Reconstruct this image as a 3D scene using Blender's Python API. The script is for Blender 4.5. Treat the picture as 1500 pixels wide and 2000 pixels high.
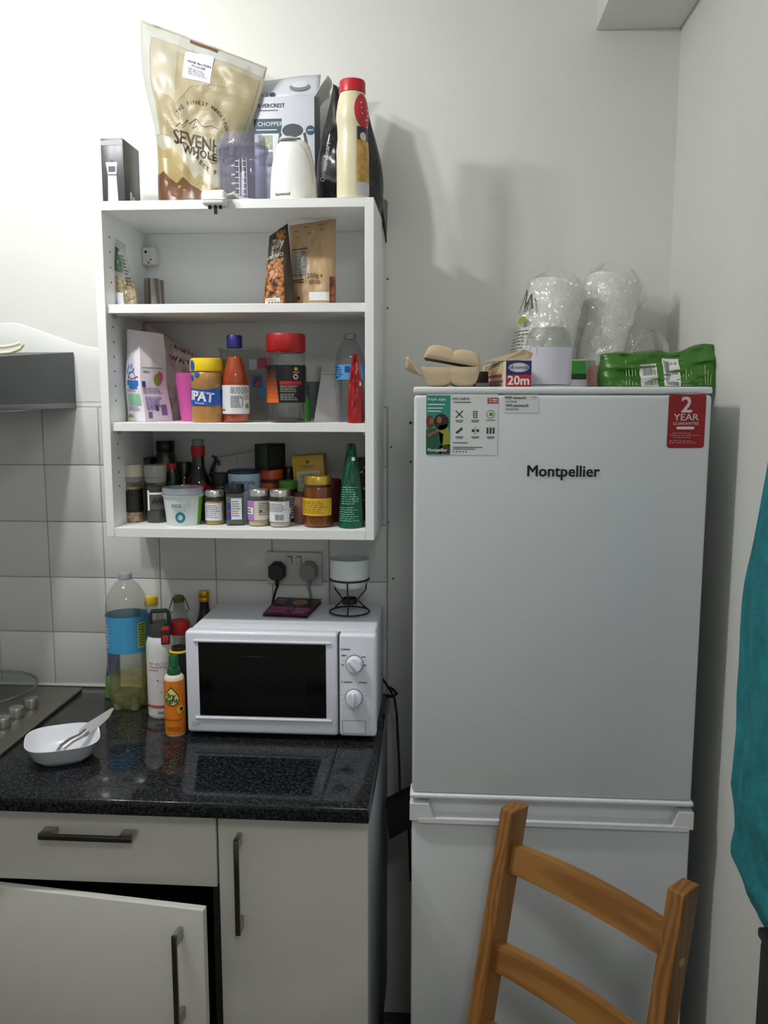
import bpy, bmesh, math, random
from mathutils import Vector, Matrix, noise
R_ = math.radians
random.seed(7)
for _o in list(bpy.data.objects): bpy.data.objects.remove(_o)
SC = bpy.context.scene
COL = SC.collection

# ------------------------------------------------------------------ camera, world, lamp, exposure
CAM = Vector((0.8331, -2.1533, 1.6809)); FPX = 1684.02
C_R = Vector((0.997579, 0.069543, 0.000654)); C_U = Vector((-0.010107, 0.135657, 0.990704)); C_F = Vector((-0.068808, 0.988312, -0.136032))
cd = bpy.data.cameras.new('camera'); cam = bpy.data.objects.new('camera', cd); COL.objects.link(cam)
cd.sensor_fit = 'VERTICAL'; cd.sensor_height = 36.0; cd.lens = FPX*36/2000; cd.clip_start = .02
cam.matrix_world = Matrix(((C_R.x, C_U.x, -C_F.x, CAM.x), (C_R.y, C_U.y, -C_F.y, CAM.y), (C_R.z, C_U.z, -C_F.z, CAM.z), (0, 0, 0, 1)))
SC.camera = cam
w = bpy.data.worlds.new('world'); SC.world = w; w.use_nodes = True
w.node_tree.nodes['Background'].inputs[0].default_value = (.8, .88, 1, 1)
w.node_tree.nodes['Background'].inputs[1].default_value = .02
SC.view_settings.view_transform = 'Standard'; SC.view_settings.look = 'None'; SC.view_settings.gamma = 1
SC.view_settings.use_curve_mapping = False
SC.view_settings.exposure = 0.0
BULB_W = 13.0          # watts of each of the two ceiling bulbs
BULBS = ((0.05, -0.80, 2.60), (-0.17, -0.80, 2.60))
SPOT_W = 10.0         # added spot at each bulb, brightening the left of the back wall
FILL_W = 14.5         # added fill lamp, unseen, further back in the room
FILL_LAMP = (1.12, -2.60, 2.66)

def at(u, v, y=None, z=None, x=None):
    """photograph pixel (1500x2000 frame) -> place in the room on the plane y=.. / z=.. / x=.."""
    d = C_F + C_R*((u-750)/FPX) + C_U*((1000-v)/FPX)
    t = (y-CAM.y)/d.y if y is not None else (z-CAM.z)/d.z if z is not None else (x-CAM.x)/d.x
    return CAM + d*t
def ppm(p): return FPX/((Vector(p)-CAM).dot(C_F))

# ------------------------------------------------------------------ materials
def lin(c): c = c/255.0; return c/12.92 if c <= .04045 else ((c+.055)/1.055)**2.4
def S(r, g, b): return (lin(r), lin(g), lin(b), 1)
_M = {}
def _new(name):
    m = bpy.data.materials.new(name); m.use_nodes = True
    nt = m.node_tree; return m, nt, nt.nodes['Principled BSDF']
def M(name, rgb=None, rough=.5, metal=0, var=None, bump=None, coat=0, spec=.5, trans=0, alpha=1, sheen=0, stretch=None, sss=0):
    if name in _M: return _M[name]
    m, nt, b = _new(name); N = nt.nodes; L = nt.links
    c = S(*rgb); b.inputs['Base Color'].default_value = c
    b.inputs['Roughness'].default_value = rough; b.inputs['Metallic'].default_value = metal
    b.inputs['Specular IOR Level'].default_value = spec; b.inputs['Coat Weight'].default_value = coat
    b.inputs['Transmission Weight'].default_value = trans; b.inputs['Alpha'].default_value = alpha
    b.inputs['Sheen Weight'].default_value = sheen
    if sss: b.inputs['Subsurface Weight'].default_value = sss; b.inputs['Subsurface Scale'].default_value = .01
    if var or bump:
        tc = N.new('ShaderNodeTexCoord'); src = tc.outputs['Object']
        if stretch:
            mp = N.new('ShaderNodeMapping'); mp.inputs['Scale'].default_value = stretch; L.new(src, mp.inputs[0]); src = mp.outputs[0]
    if var:
        n = N.new('ShaderNodeTexNoise'); n.inputs['Scale'].default_value = var[0]; n.inputs['Detail'].default_value = 4; L.new(src, n.inputs['Vector'])
        r = N.new('ShaderNodeValToRGB'); a = var[1]
        r.color_ramp.elements[0].position = .3; r.color_ramp.elements[1].position = .7
        r.color_ramp.elements[0].color = tuple(x*(1-a) for x in c[:3])+(1,); r.color_ramp.elements[1].color = tuple(min(1, x*(1+a)) for x in c[:3])+(1,)
        L.new(n.outputs['Fac'], r.inputs[0]); L.new(r.outputs[0], b.inputs['Base Color'])
    if bump:
        n2 = N.new('ShaderNodeTexNoise'); n2.inputs['Scale'].default_value = bump[0]; n2.inputs['Detail'].default_value = 3; L.new(src, n2.inputs['Vector'])
        bp = N.new('ShaderNodeBump'); bp.inputs['Strength'].default_value = bump[1]; bp.inputs['Distance'].default_value = bump[2] if len(bump) > 2 else .002
        L.new(n2.outputs['Fac'], bp.inputs['Height']); L.new(bp.outputs[0], b.inputs['Normal'])
    _M[name] = m; return m
def CLEAR(name, tint, gl=.06, rough=.06, haze=0, hazecol=(230, 230, 230), bump=None):
    """thin clear plastic or glass wall: tinted see-through with a Fresnel sheen and optional milky haze"""
    if name in _M: return _M[name]
    m, nt, b = _new(name); N = nt.nodes; L = nt.links; N.remove(b); out = N['Material Output']
    tr = N.new('ShaderNodeBsdfTransparent'); tr.inputs[0].default_value = tuple(x**.5 for x in S(*tint))
    df = N.new('ShaderNodeBsdfDiffuse'); df.inputs[0].default_value = S(*hazecol)
    g = N.new('ShaderNodeBsdfGlossy'); g.inputs['Roughness'].default_value = rough; g.inputs[0].default_value = (1, 1, 1, 1)
    fr = N.new('ShaderNodeLayerWeight'); fr.inputs['Blend'].default_value = .5
    pw = N.new('ShaderNodeMath'); pw.operation = 'POWER'; pw.inputs[1].default_value = 4.0; L.new(fr.outputs['Facing'], pw.inputs[0])
    ma = N.new('ShaderNodeMath'); ma.operation = 'MULTIPLY_ADD'; ma.use_clamp = True; ma.inputs[1].default_value = .6; ma.inputs[2].default_value = gl*.6; L.new(pw.outputs[0], ma.inputs[0])
    m1 = N.new('ShaderNodeMixShader'); m1.inputs[0].default_value = haze; L.new(tr.outputs[0], m1.inputs[1]); L.new(df.outputs[0], m1.inputs[2])
    m2 = N.new('ShaderNodeMixShader'); L.new(ma.outputs[0], m2.inputs[0]); L.new(m1.outputs[0], m2.inputs[1]); L.new(g.outputs[0], m2.inputs[2])
    if bump:
        tc = N.new('ShaderNodeTexCoord'); nn = N.new('ShaderNodeTexNoise'); nn.inputs['Scale'].default_value = bump[0]; nn.inputs['Detail'].default_value = 2; nn.inputs['Distortion'].default_value = 1.5; L.new(tc.outputs['Object'], nn.inputs['Vector'])
        bp = N.new('ShaderNodeBump'); bp.inputs['Strength'].default_value = bump[1]; bp.inputs['Distance'].default_value = .006; L.new(nn.outputs['Fac'], bp.inputs['Height']); L.new(bp.outputs[0], g.inputs['Normal']); L.new(bp.outputs[0], df.inputs['Normal'])
    L.new(m2.outputs[0], out.inputs[0]); _M[name] = m; return m
def WOOD(name, a, b_, axis='Z', scale=1.0, rough=.38):
    if name in _M: return _M[name]
    m, nt, b = _new(name); N = nt.nodes; L = nt.links
    tc = N.new('ShaderNodeTexCoord'); mp = N.new('ShaderNodeMapping')
    sc = {'X': (1.2, 26, 26), 'Y': (26, 1.2, 26), 'Z': (26, 26, 1.2)}[axis]; mp.inputs['Scale'].default_value = tuple(s*scale for s in sc)
    L.new(tc.outputs['Object'], mp.inputs[0])
    n = N.new('ShaderNodeTexNoise'); n.inputs['Scale'].default_value = 2.2; n.inputs['Detail'].default_value = 6; n.inputs['Distortion'].default_value = 1.3; L.new(mp.outputs[0], n.inputs['Vector'])
    wv = N.new('ShaderNodeTexWave'); wv.inputs['Scale'].default_value = .9; wv.inputs['Distortion'].default_value = 9; wv.inputs['Detail'].default_value = 3; L.new(mp.outputs[0], wv.inputs['Vector'])
    mx = N.new('ShaderNodeMix'); mx.inputs[0].default_value = .35; L.new(n.outputs['Fac'], mx.inputs[2]); L.new(wv.outputs['Fac'], mx.inputs[3])
    r = N.new('ShaderNodeValToRGB'); r.color_ramp.elements[0].color = S(*a); r.color_ramp.elements[1].color = S(*b_)
    r.color_ramp.elements[0].position = .32; r.color_ramp.elements[1].position = .62
    L.new(mx.outputs[0], r.inputs[0]); L.new(r.outputs[0], b.inputs['Base Color']); b.inputs['Roughness'].default_value = rough
    _M[name] = m; return m
def SPECKLE(name, base, flecks, scale=180, rough=.12):
    if name in _M: return _M[name]
    m, nt, b = _new(name); N = nt.nodes; L = nt.links
    tc = N.new('ShaderNodeTexCoord')
    n = N.new('ShaderNodeTexNoise'); n.inputs['Scale'].default_value = scale; n.inputs['Detail'].default_value = 5; L.new(tc.outputs['Object'], n.inputs['Vector'])
    n2 = N.new('ShaderNodeTexNoise'); n2.inputs['Scale'].default_value = scale*.42; n2.inputs['Detail'].default_value = 4; L.new(tc.outputs['Object'], n2.inputs['Vector'])
    mu = N.new('ShaderNodeMath'); mu.operation = 'MULTIPLY'; L.new(n.outputs['Fac'], mu.inputs[0]); L.new(n2.outputs['Fac'], mu.inputs[1])
    r = N.new('ShaderNodeValToRGB'); e = r.color_ramp.elements
    e[0].position = .20; e[0].color = S(*base); e[1].position = .46; e[1].color = S(*flecks)
    L.new(mu.outputs[0], r.inputs[0]); L.new(r.outputs[0], b.inputs['Base Color']); b.inputs['Roughness'].default_value = rough
    _M[name] = m; return m
def EMIT(name, rgb, s):
    m, nt, b = _new(name); b.inputs['Base Color'].default_value = S(*rgb); b.inputs['Emission Color'].default_value = S(*rgb); b.inputs['Emission Strength'].default_value = s; return m
def NUTS(name, cols, scale=90, rough=.45):
    """printed picture or heap of nuts: cells of several browns"""
    if name in _M: return _M[name]
    m, nt, b = _new(name); N = nt.nodes; L = nt.links
    tc = N.new('ShaderNodeTexCoord'); n = N.new('ShaderNodeTexNoise'); n.inputs['Scale'].default_value = scale*.7; L.new(tc.outputs['Object'], n.inputs['Vector'])
    ad = N.new('ShaderNodeVectorMath'); ad.operation = 'MULTIPLY_ADD'; L.new(n.outputs['Color'], ad.inputs[0]); ad.inputs[1].default_value = (.012,)*3; L.new(tc.outputs['Object'], ad.inputs[2])
    v = N.new('ShaderNodeTexVoronoi'); v.inputs['Scale'].default_value = scale; L.new(ad.outputs[0], v.inputs['Vector'])
    r = N.new('ShaderNodeValToRGB'); e = r.color_ramp.elements
    e[0].position = .12; e[0].color = S(*cols[0]); e[1].position = .78; e[1].color = S(*cols[2]); k = e.new(.5); k.color = S(*cols[1])
    L.new(v.outputs['Distance'], r.inputs[0]); L.new(r.outputs[0], b.inputs['Base Color']); b.inputs['Roughness'].default_value = rough
    _M[name] = m; return m

# ------------------------------------------------------------------ mesh building
class MB:
    def __init__(s): s.v = []; s.f = []
    def add(s, vs, fs):
        n = len(s.v); s.v += [tuple(p) for p in vs]; s.f += [tuple(i+n for i in f) for f in fs]; return s
    def box(s, x0, x1, y0, y1, z0, z1, mat=None):
        vs = [Vector(p) for p in ((x0,y0,z0),(x1,y0,z0),(x1,y1,z0),(x0,y1,z0),(x0,y0,z1),(x1,y0,z1),(x1,y1,z1),(x0,y1,z1))]
        if mat: vs = [mat @ p for p in vs]
        return s.add(vs, [(0,3,2,1),(4,5,6,7),(0,1,5,4),(1,2,6,5),(2,3,7,6),(3,0,4,7)])
    def rbox(s, x0, x1, y0, y1, z0, z1, r=.003, seg=2, mat=None):
        bm = bmesh.new(); bmesh.ops.create_cube(bm, size=1)
        for v in bm.verts: v.co = ((x0+x1)/2+v.co.x*(x1-x0), (y0+y1)/2+v.co.y*(y1-y0), (z0+z1)/2+v.co.z*(z1-z0))
        bmesh.ops.bevel(bm, geom=list(bm.edges), offset=r, segments=seg, profile=.5, affect='EDGES')
        bm.verts.index_update(); vs = [v.co.copy() for v in bm.verts]
        if mat: vs = [mat @ p for p in vs]
        s.add(vs, [[v.index for v in f.verts] for f in bm.faces]); bm.free(); return s
    def lathe(s, prof, c=(0,0,0), n=28, sx=1, sy=1, mat=None, a0=0):
        rings = []; vs = []; fs = []
        for r, z in prof:
            if r < 1e-6: rings.append([len(vs)]); vs.append(Vector((c[0], c[1], c[2]+z)))
            else:
                rings.append(list(range(len(vs), len(vs)+n)))
                vs += [Vector((c[0]+sx*r*math.cos(a0+2*math.pi*k/n), c[1]+sy*r*math.sin(a0+2*math.pi*k/n), c[2]+z)) for k in range(n)]
        for A, B in zip(rings, rings[1:]):
            if len(A) == 1 and len(B) == 1: continue
            for k in range(n):
                k2 = (k+1) % n
                if len(A) == 1: fs.append((A[0], B[k2], B[k])[::-1])
                elif len(B) == 1: fs.append((A[k], A[k2], B[0]))
                else: fs.append((A[k], A[k2], B[k2], B[k]))
        if mat: vs = [mat @ p for p in vs]
        return s.add(vs, fs)
    def tube(s, pts, r, n=8, closed=False, flat=None):
        pts = [Vector(p) for p in pts]; N = len(pts); vs = []; fs = []
        up = None
        for i, p in enumerate(pts):
            a = pts[(i-1) % N] if closed or i > 0 else p; b = pts[(i+1) % N] if closed or i < N-1 else p
            t = (b-a).normalized()
            if up is None:
                up = Vector((0,0,1)) if abs(t.z) < .9 else Vector((0,1,0))
            up = (up - t*up.dot(t)).normalized(); sd = t.cross(up)
            rr = r[i] if isinstance(r, (list, tuple)) else r
            for k in range(n):
                q = 2*math.pi*k/n; vs.append(p + sd*math.cos(q)*rr + up*math.sin(q)*rr*(flat or 1))
        for i in range(N if closed else N-1):
            j = (i+1) % N
            for k in range(n): fs.append((i*n+k, i*n+(k+1) % n, j*n+(k+1) % n, j*n+k))
        if not closed: fs += [tuple(range(n))[::-1], tuple(range((N-1)*n, N*n))]
        return s.add(vs, fs)
    def prism(s, poly, d0, d1, axis='y', mat=None):
        """poly: (a,b) outline; axis y: a=x b=z, extruded d0..d1 along y; axis x: a=y b=z; axis z: a=x b=y"""
        f = {'y': lambda a, b, d: Vector((a, d, b)), 'x': lambda a, b, d: Vector((d, a, b)), 'z': lambda a, b, d: Vector((a, b, d))}[axis]
        n = len(poly); vs = [f(a, b, d0) for a, b in poly]+[f(a, b, d1) for a, b in poly]
        if mat: vs = [mat @ p for p in vs]
        fs = [tuple(range(n))[::-1], tuple(range(n, 2*n))]+[(i, (i+1) % n, n+(i+1) % n, n+i) for i in range(n)]
        return s.add(vs, fs)
    def grid(s, fn, n, m, closed_u=False):
        vs = [fn(i/n, j/m) for j in range(m+1) for i in range(n+(0 if closed_u else 1))]; k = n if closed_u else n+1
        fs = [(j*k+i, j*k+(i+1) % k, (j+1)*k+(i+1) % k, (j+1)*k+i) for j in range(m) for i in range(n)]
        return s.add(vs, fs)
    def mesh(s, name, mat, smooth=True):
        me = bpy.data.meshes.new(name); me.from_pydata(s.v, [], s.f); me.validate()
        bm = bmesh.new(); bm.from_mesh(me); bmesh.ops.recalc_face_normals(bm, faces=bm.faces); bm.to_mesh(me); bm.free()
        if smooth: me.shade_smooth(); me.set_sharp_from_angle(angle=R_(38))
        if mat: me.materials.append(mat)
        return me
    def build(s, name, mat, parent=None, smooth=True, label=None):
        o = bpy.data.objects.new(name, s.mesh(name, mat, smooth)); COL.objects.link(o)
        if parent: o.parent = parent
        if label: o['label'] = label
        return o
def tag(o, label, cat, group=None, kind=None):
    if label: o['label'] = label
    if cat: o['category'] = cat
    if group: o['group'] = group
    if kind: o['kind'] = kind
    return o
def thing(name, label, cat, loc, rz=0, group=None):
    o = bpy.data.objects.new(name, None); COL.objects.link(o); o.location = loc; o.rotation_euler = (0, 0, rz); o.empty_display_size = .02
    return tag(o, label, cat, group)
def struct(o): o['kind'] = 'structure'; return o

_TX = {}
def text2d(s, bold=0., spacing=1.0, shear=0.):
    key = (s, bold, spacing, shear)
    if key not in _TX:
        cu = bpy.data.curves.new('txt', 'FONT'); cu.body = s; cu.size = 1; cu.align_x = 'CENTER'; cu.align_y = 'CENTER'; cu.offset = bold
        cu.space_character = spacing; cu.shear = shear; cu.resolution_u = 2; cu.fill_mode = 'FRONT'
        o = bpy.data.objects.new('txt', cu); me = o.to_mesh()
        _TX[key] = ([v.co.copy() for v in me.vertices], [tuple(p.vertices) for p in me.polygons])
        o.to_mesh_clear(); bpy.data.objects.remove(o); bpy.data.curves.remove(cu)
    return _TX[key]
class Surf:
    """surface of a thing: f(s,t) -> local point; s,t in 0..1; W,H its size in metres"""
    def __init__(s, f, W, H): s.f = f; s.W = W; s.H = H
    def p(s, a, b, off=.0006):
        P = Vector(s.f(a, b)); e = .004
        n = (Vector(s.f(a+e, b))-Vector(s.f(a-e, b))).cross(Vector(s.f(a, b+e))-Vector(s.f(a, b-e)))
        return P + n.normalized()*off if n.length > 1e-12 else P
def plane_surf(o, ex, ez, W, H):
    o = Vector(o); ex = Vector(ex).normalized(); ez = Vector(ez).normalized()
    return Surf(lambda a, b: o+ex*(a*W)+ez*(b*H), W, H)
def quad_surf(BL, BR, TR, TL):
    BL, BR, TR, TL = map(Vector, (BL, BR, TR, TL))
    return Surf(lambda a, b: (BL*(1-a)+BR*a)*(1-b)+(TL*(1-a)+TR*a)*b, ((BR-BL).length+(TR-TL).length)/2, ((TL-BL).length+(TR-BR).length)/2)
class Decal:
    """flat print that follows a surface"""
    def __init__(s, surf, off=.0006): s.sf = surf; s.off = off; s.mb = MB()
    def rect(s, s0, s1, t0, t1, n=6, m=4):
        f0 = t0 if callable(t0) else (lambda a: t0); f1 = t1 if callable(t1) else (lambda a: t1)
        def g(i, j):
            a = s0+(s1-s0)*i; return s.sf.p(a, f0(a)+(f1(a)-f0(a))*j, s.off)
        s.mb.grid(g, n, m); return s
    def disc(s, a, b, r, n=20, r0=0, sy=1):
        W, H = s.sf.W, s.sf.H
        k = [2*math.pi*i/n for i in range(n)]
        o = [s.sf.p(a+r*math.cos(q)/W, b+sy*r*math.sin(q)/H, s.off) for q in k]
        if r0:
            i_ = [s.sf.p(a+r0*math.cos(q)/W, b+sy*r0*math.sin(q)/H, s.off) for q in k]
            s.mb.add(o+i_, [(i, (i+1) % n, n+(i+1) % n, n+i) for i in range(n)])
        else: s.poly([(a+r*math.cos(q)/W, b+sy*r*math.sin(q)/H) for q in k])
        return s
    def poly(s, pts):
        n = len(pts); ca = sum(a for a, b in pts)/n; cb = sum(b for a, b in pts)/n; K = 3
        vs = [s.sf.p(ca+(a-ca)*k/K, cb+(b-cb)*k/K, s.off) for k in range(1, K+1) for a, b in pts]+[s.sf.p(ca, cb, s.off)]
        fs = [(j*n+i, j*n+(i+1) % n, (j+1)*n+(i+1) % n, (j+1)*n+i) for j in range(K-1) for i in range(n)]+[(i, (i+1) % n, K*n) for i in range(n)]
        s.mb.add(vs, fs); return s
    def quad(s, q, n=6, m=4):
        BL, BR, TR, TL = q
        def g(i, j): return s.sf.p(*[(BL[k]*(1-i)+BR[k]*i)*(1-j)+(TL[k]*(1-i)+TR[k]*i)*j for k in (0, 1)], s.off)
        s.mb.grid(g, n, m); return s
    def line(s, pts, wd):
        W, H = s.sf.W, s.sf.H
        for (a, b), (c, d) in zip(pts, pts[1:]):
            dx, dy = (c-a)*W, (d-b)*H; l = math.hypot(dx, dy) or 1; nx, ny = -dy/l*wd/2/W, dx/l*wd/2/H
            s.mb.add([s.sf.p(x, y, s.off) for x, y in ((a-nx, b-ny), (c-nx, d-ny), (c+nx, d+ny), (a+nx, b+ny))], [(0, 1, 2, 3)])
        return s
    def text(s, txt, a, b, size, rot=0, bold=.012, spacing=1.0, wide=1.0, shear=0.):
        vs, fs = text2d(txt, 0, spacing, shear); W, H = s.sf.W, s.sf.H; c, d = math.cos(rot), math.sin(rot)
        k = bold*.8                      # heavier strokes: the same letters laid again, shifted by a fraction of the stroke
        for i, (ox, oy) in enumerate(((0, 0),) if bold < .005 else ((-k, -k*.6), (k, -k*.6), (k, k*.6), (-k, k*.6))):
            s.mb.add([s.sf.p(a+size*((v.x+ox)*wide*c-(v.y+oy)*d)/W, b+size*((v.x+ox)*wide*d+(v.y+oy)*c)/H, s.off+i*.00008) for v in vs], fs)
        return s
    def arc_text(s, txt, a, b, r, size, a0, a1, bold=.012, inner=False):
        for i, ch in enumerate(txt):
            q = R_(a0+(a1-a0)*i/(len(txt)-1))
            if ch != ' ': s.text(ch, a+r*math.cos(q)/s.sf.W, b+r*math.sin(q)/s.sf.H, size, q+(math.pi/2 if inner else -math.pi/2), bold)
        return s
    def lines(s, s0, s1, t0, t1, rows, fill=.55, rnd=None, seed=1):
        """rows of fine print too small to read: short bars for words"""
        rg = random.Random(seed)
        for i in range(rows):
            tt = t1-(t1-t0)*(i+.5)/rows; hh = (t1-t0)/rows*fill/2; x = s0; end = s0+(s1-s0)*rg.uniform(.7, 1)
            while x < end:
                l = (s1-s0)*rg.uniform(.08, .22); x2 = min(end, x+l); s.rect(x, x2, tt-hh, tt+hh, 2, 1); x = x2+(s1-s0)*.035
        return s
    def bars(s, s0, s1, t0, t1, n, seed=1):
        rg = random.Random(seed); x = s0; st = (s1-s0)/n
        for i in range(n): s.rect(s0+i*st, s0+i*st+st*rg.uniform(.25, .75), t0, t1, 1, 2)
        return s
    def done(s, name, mat, parent, label=None): return s.mb.build(name, mat, parent, False, label)

def facing(x, y): return math.atan2(CAM.x-x, -(CAM.y-y))
def prof_r(prof, z):
    for (r0, z0), (r1, z1) in zip(prof, prof[1:]):
        if z0 <= z <= z1 and z1 > z0: return r0+(r1-r0)*(z-z0)/(z1-z0)
    return prof[-1][0] if z > prof[-1][1] else prof[0][0]
class Round:
    """upright turned thing placed from its outline in the photograph: u0,u1 edges, v top, on a shelf at zs, axis at depth y"""
    def __init__(s, name, label, cat, u0, u1, vtop, zs, y, turn=0, group=None, vbase=None):
        um = (u0+u1)/2; base = at(um, vtop, y=y); top = base.z
        mid = Vector((base.x, y, (zs+top)/2))
        for _ in range(3):
            vm = project(mid)[1]; mid = at(um, vm, y=y); mid.z = (zs+top)/2
        s.R = (u1-u0)/2/ppm(mid); s.H = top-zs; s.x = mid.x; s.y = y
        s.o = thing(name, label, cat, (mid.x, y, zs), facing(mid.x, y)+turn, group)
    def pr(s, prof): return [(r*s.R, z*s.H) for r, z in prof]
    def lathe(s, name, prof, mat, parent=None, n=28, sx=1, sy=1, label=None):
        return MB().lathe(s.pr(prof), n=n, sx=sx, sy=sy).build(name, mat, parent or s.o, label=label)
    def surf(s, prof, sy=1):
        P = s.pr(prof); R0 = max(r for r, z in P)
        def f(a, b):
            q = (a-.5)*2*math.pi; r = prof_r(P, b*s.H); return (r*math.sin(q), -r*math.cos(q)*sy, b*s.H)
        return Surf(f, 2*math.pi*R0, s.H)
def project(p):
    d = Vector(p)-CAM; z = d.dot(C_F); return 750+FPX*d.dot(C_R)/z, 1000-FPX*d.dot(C_U)/z

class Pouch:
    """soft bag: corners given as photograph pixels on the plane y; pillow thickness th(t); front and back sheets meet at the sides"""
    def __init__(s, name, label, cat, BL, BR, TR, TL, y, zs, mat, th=.03, top=.001, pw=3, wr=.002, seed=1, lean=0, nx=22, nz=28, group=None, flat=True, side=None, tp=.75, part='bag', rz=0, rs=None, zw=None):
        P = [at(*c, y=y) for c in (BL, BR, TR, TL)]
        if flat: P[0].z = P[1].z = zs
        root = (P[0]+P[1])/2; root.z = zs; s.o = thing(name, label, cat, root, rz, group)
        Q = [p-root for p in P]; s.Q = Q
        bl, br, tr, tl = Q; off = Vector((seed*3.7, seed*1.3, 0))
        def T(t): return top+(th-top)*max(0, (1-max(0, t)))**tp
        def f(a, b, sg=-1):
            p = (bl*(1-a)+br*a)*(1-b)+(tl*(1-a)+tr*a)*b
            if side: p = p+Vector((side(b)*(a-.5)*2, 0, 0))
            if zw: p = p+Vector((0, 0, zw(a)*b))
            if rs: p = p+Vector((rs(b)*a, 0, 0))
            k = max(0, 1-abs(2*a-1)**pw)**.6
            e = min(1, 6*min(a, 1-a)+.15)*min(1, b*5+.0)
            w_ = wr*e*(noise.noise(Vector((a*4, b*5, sg*2))+off)*1.6+.8*noise.noise(Vector((a*9, b*11, sg*5))+off))
            p = p+Vector((0, sg*(T(b)*k)+lean*b+sg*w_, 0)); return p
        s.f = f; s.surf = Surf(lambda a, b: f(min(1.0, max(0.0, a)), min(1.02, max(-.02, b))), ((br-bl).length+(tr-tl).length)/2, ((tl-bl).length+(tr-br).length)/2)
        mb = MB(); vs = []
        ring = []
        for j in range(nz+1):
            row = [f(i/nx, j/nz, -1) for i in range(nx+1)]+[f(i/nx, j/nz, 1) for i in range(nx-1, 0, -1)]
            ring.append(row)
        k = len(ring[0]); vs = [p for r in ring for p in r]
        fs = [(j*k+i, j*k+(i+1) % k, (j+1)*k+(i+1) % k, (j+1)*k+i) for j in range(nz) for i in range(k)]
        fs.append(tuple(range(k))[::-1]); fs.append(tuple(range(nz*k, nz*k+k)))
        s.body = mb.add(vs, fs).build(part, mat, s.o)
    def D(s, off=.0008): return Decal(s.surf, off)
    def st(s, u, v):
        """photograph pixel -> (s,t) on the front of the bag"""
        a = b = .5
        for _ in range(14):
            def g(a, b): p = s.o.location+s.f(a, b, -1); return Vector(project(p))
            c = g(a, b); e = .01; da = (g(a+e, b)-c)/e; db = (g(a, b+e)-c)/e; r = Vector((u, v))-c; det = da.x*db.y-da.y*db.x
            if abs(det) < 1e-6: break
            a += max(-.25, min(.25, (r.x*db.y-r.y*db.x)/det)); b += max(-.25, min(.25, (da.x*r.y-da.y*r.x)/det)); a = min(.995, max(.005, a)); b = min(.995, max(.005, b))
        return a, b
def carton(name, label, cat, loc, w, d, h, rz, mat, group=None, r=.0015, tilt=None):
    """box standing on loc (front-bottom centre), width w, depth d behind the front, height h; returns root, front, right and left surfaces"""
    o = thing(name, label, cat, loc, rz, group)
    m = tilt or Matrix.Identity(4)
    MB().rbox(-w/2, w/2, 0, d, 0, h, r, 2, m).build('box', mat, o)
    q = lambda *p: m @ Vector(p)
    return o, quad_surf(q(-w/2,0,0), q(w/2,0,0), q(w/2,0,h), q(-w/2,0,h)), quad_surf(q(w/2,0,0), q(w/2,d,0), q(w/2,d,h), q(w/2,0,h)), quad_surf(q(-w/2,d,0), q(-w/2,0,0), q(-w/2,0,h), q(-w/2,d,h))
INK = M('ink black', (18, 18, 20), .6); WHITE_INK = M('ink white', (236, 236, 232), .6); GREY_INK = M('ink grey', (120, 122, 124), .6); RED_INK = M('ink red', (190, 30, 34), .5)

# ------------------------------------------------------------------ the room
PAINT = M('wall paint', (232, 233, 228), .62, var=(3.5, .018), bump=(38, .10, .002))
PAINT_C = M('ceiling paint', (238, 238, 234), .7, bump=(60, .08, .002))
XR = 1.366; ZC = 2.78; XL = -1.75; YF = -3.35
wall_back = struct(MB().box(XL-.1, XR+.1, 0, .1, 0, ZC).build('wall_back', PAINT))
wall_right = struct(MB().box(XR, XR+.1, YF, 0, 0, ZC).build('wall_right', PAINT))
wall_left = struct(MB().box(XL-.1, XL, YF, 0, 0, ZC).build('wall_left', PAINT))
wall_front = struct(MB().box(XL-.1, XR+.1, YF-.1, YF, 0, ZC).build('wall_front', PAINT))
struct(MB().box(XL-.1, XR+.1, YF-.1, .1, ZC, ZC+.08).build('ceiling', PAINT_C))
struct(MB().box(XL-.1, XR+.1, YF-.1, .1, -.08, 0).build('floor', M('floor vinyl', (74, 72, 70), .45, var=(9, .15))))
# boxed-in soffit under the ceiling along the right wall
struct(MB().rbox(1.172, XR, YF, 0, 2.512, ZC, .004).build('trim_1', PAINT))
# ragged plaster repair on the back wall above the hood
def patch():
    top = [(0, 632), (20, 630), (45, 634), (70, 643), (95, 652), (120, 661), (150, 672), (172, 677), (190, 680), (205, 684)]
    mb = MB(); P = [at(u, v, y=0) for u, v in [(-120, 640)]+top]
    n = len(P); vs = []
    for p in P: vs += [(p.x, -.0022, p.z-.004), (p.x, 0, p.z+.001), (p.x, -.0022, p.z-.05), (p.x, -.0012, 1.66)]
    fs = []
    for i in range(n-1):
        a, b = 4*i, 4*i+4; fs += [(a, b, b+1, a+1), (a+2, b+2, b, a), (a+3, b+3, b+2, a+2)]
    return mb.add(vs, fs)
patch().build('plaster_patch', M('rough plaster paint', (232, 233, 231), .6, bump=(30, .3, .003)), wall_back)
# small screw holes and marks in the wall beside the shelf unit
for u, v, r in ((757, 545, .003), (757, 602, .0026), (764, 873, .0028), (752, 947, .003), (768, 1130, .003), (757, 1020, .004), (802, 826, .004), (802, 902, .003)):
    p = at(u, v, y=0); MB().lathe([(r, 0), (r*.8, .0016), (0, .0018)], n=10, mat=Matrix.Translation(p) @ Matrix.Rotation(R_(90), 4, 'X')).build('screw_hole', M('hole filler', (96, 92, 86), .8), wall_back)
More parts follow.
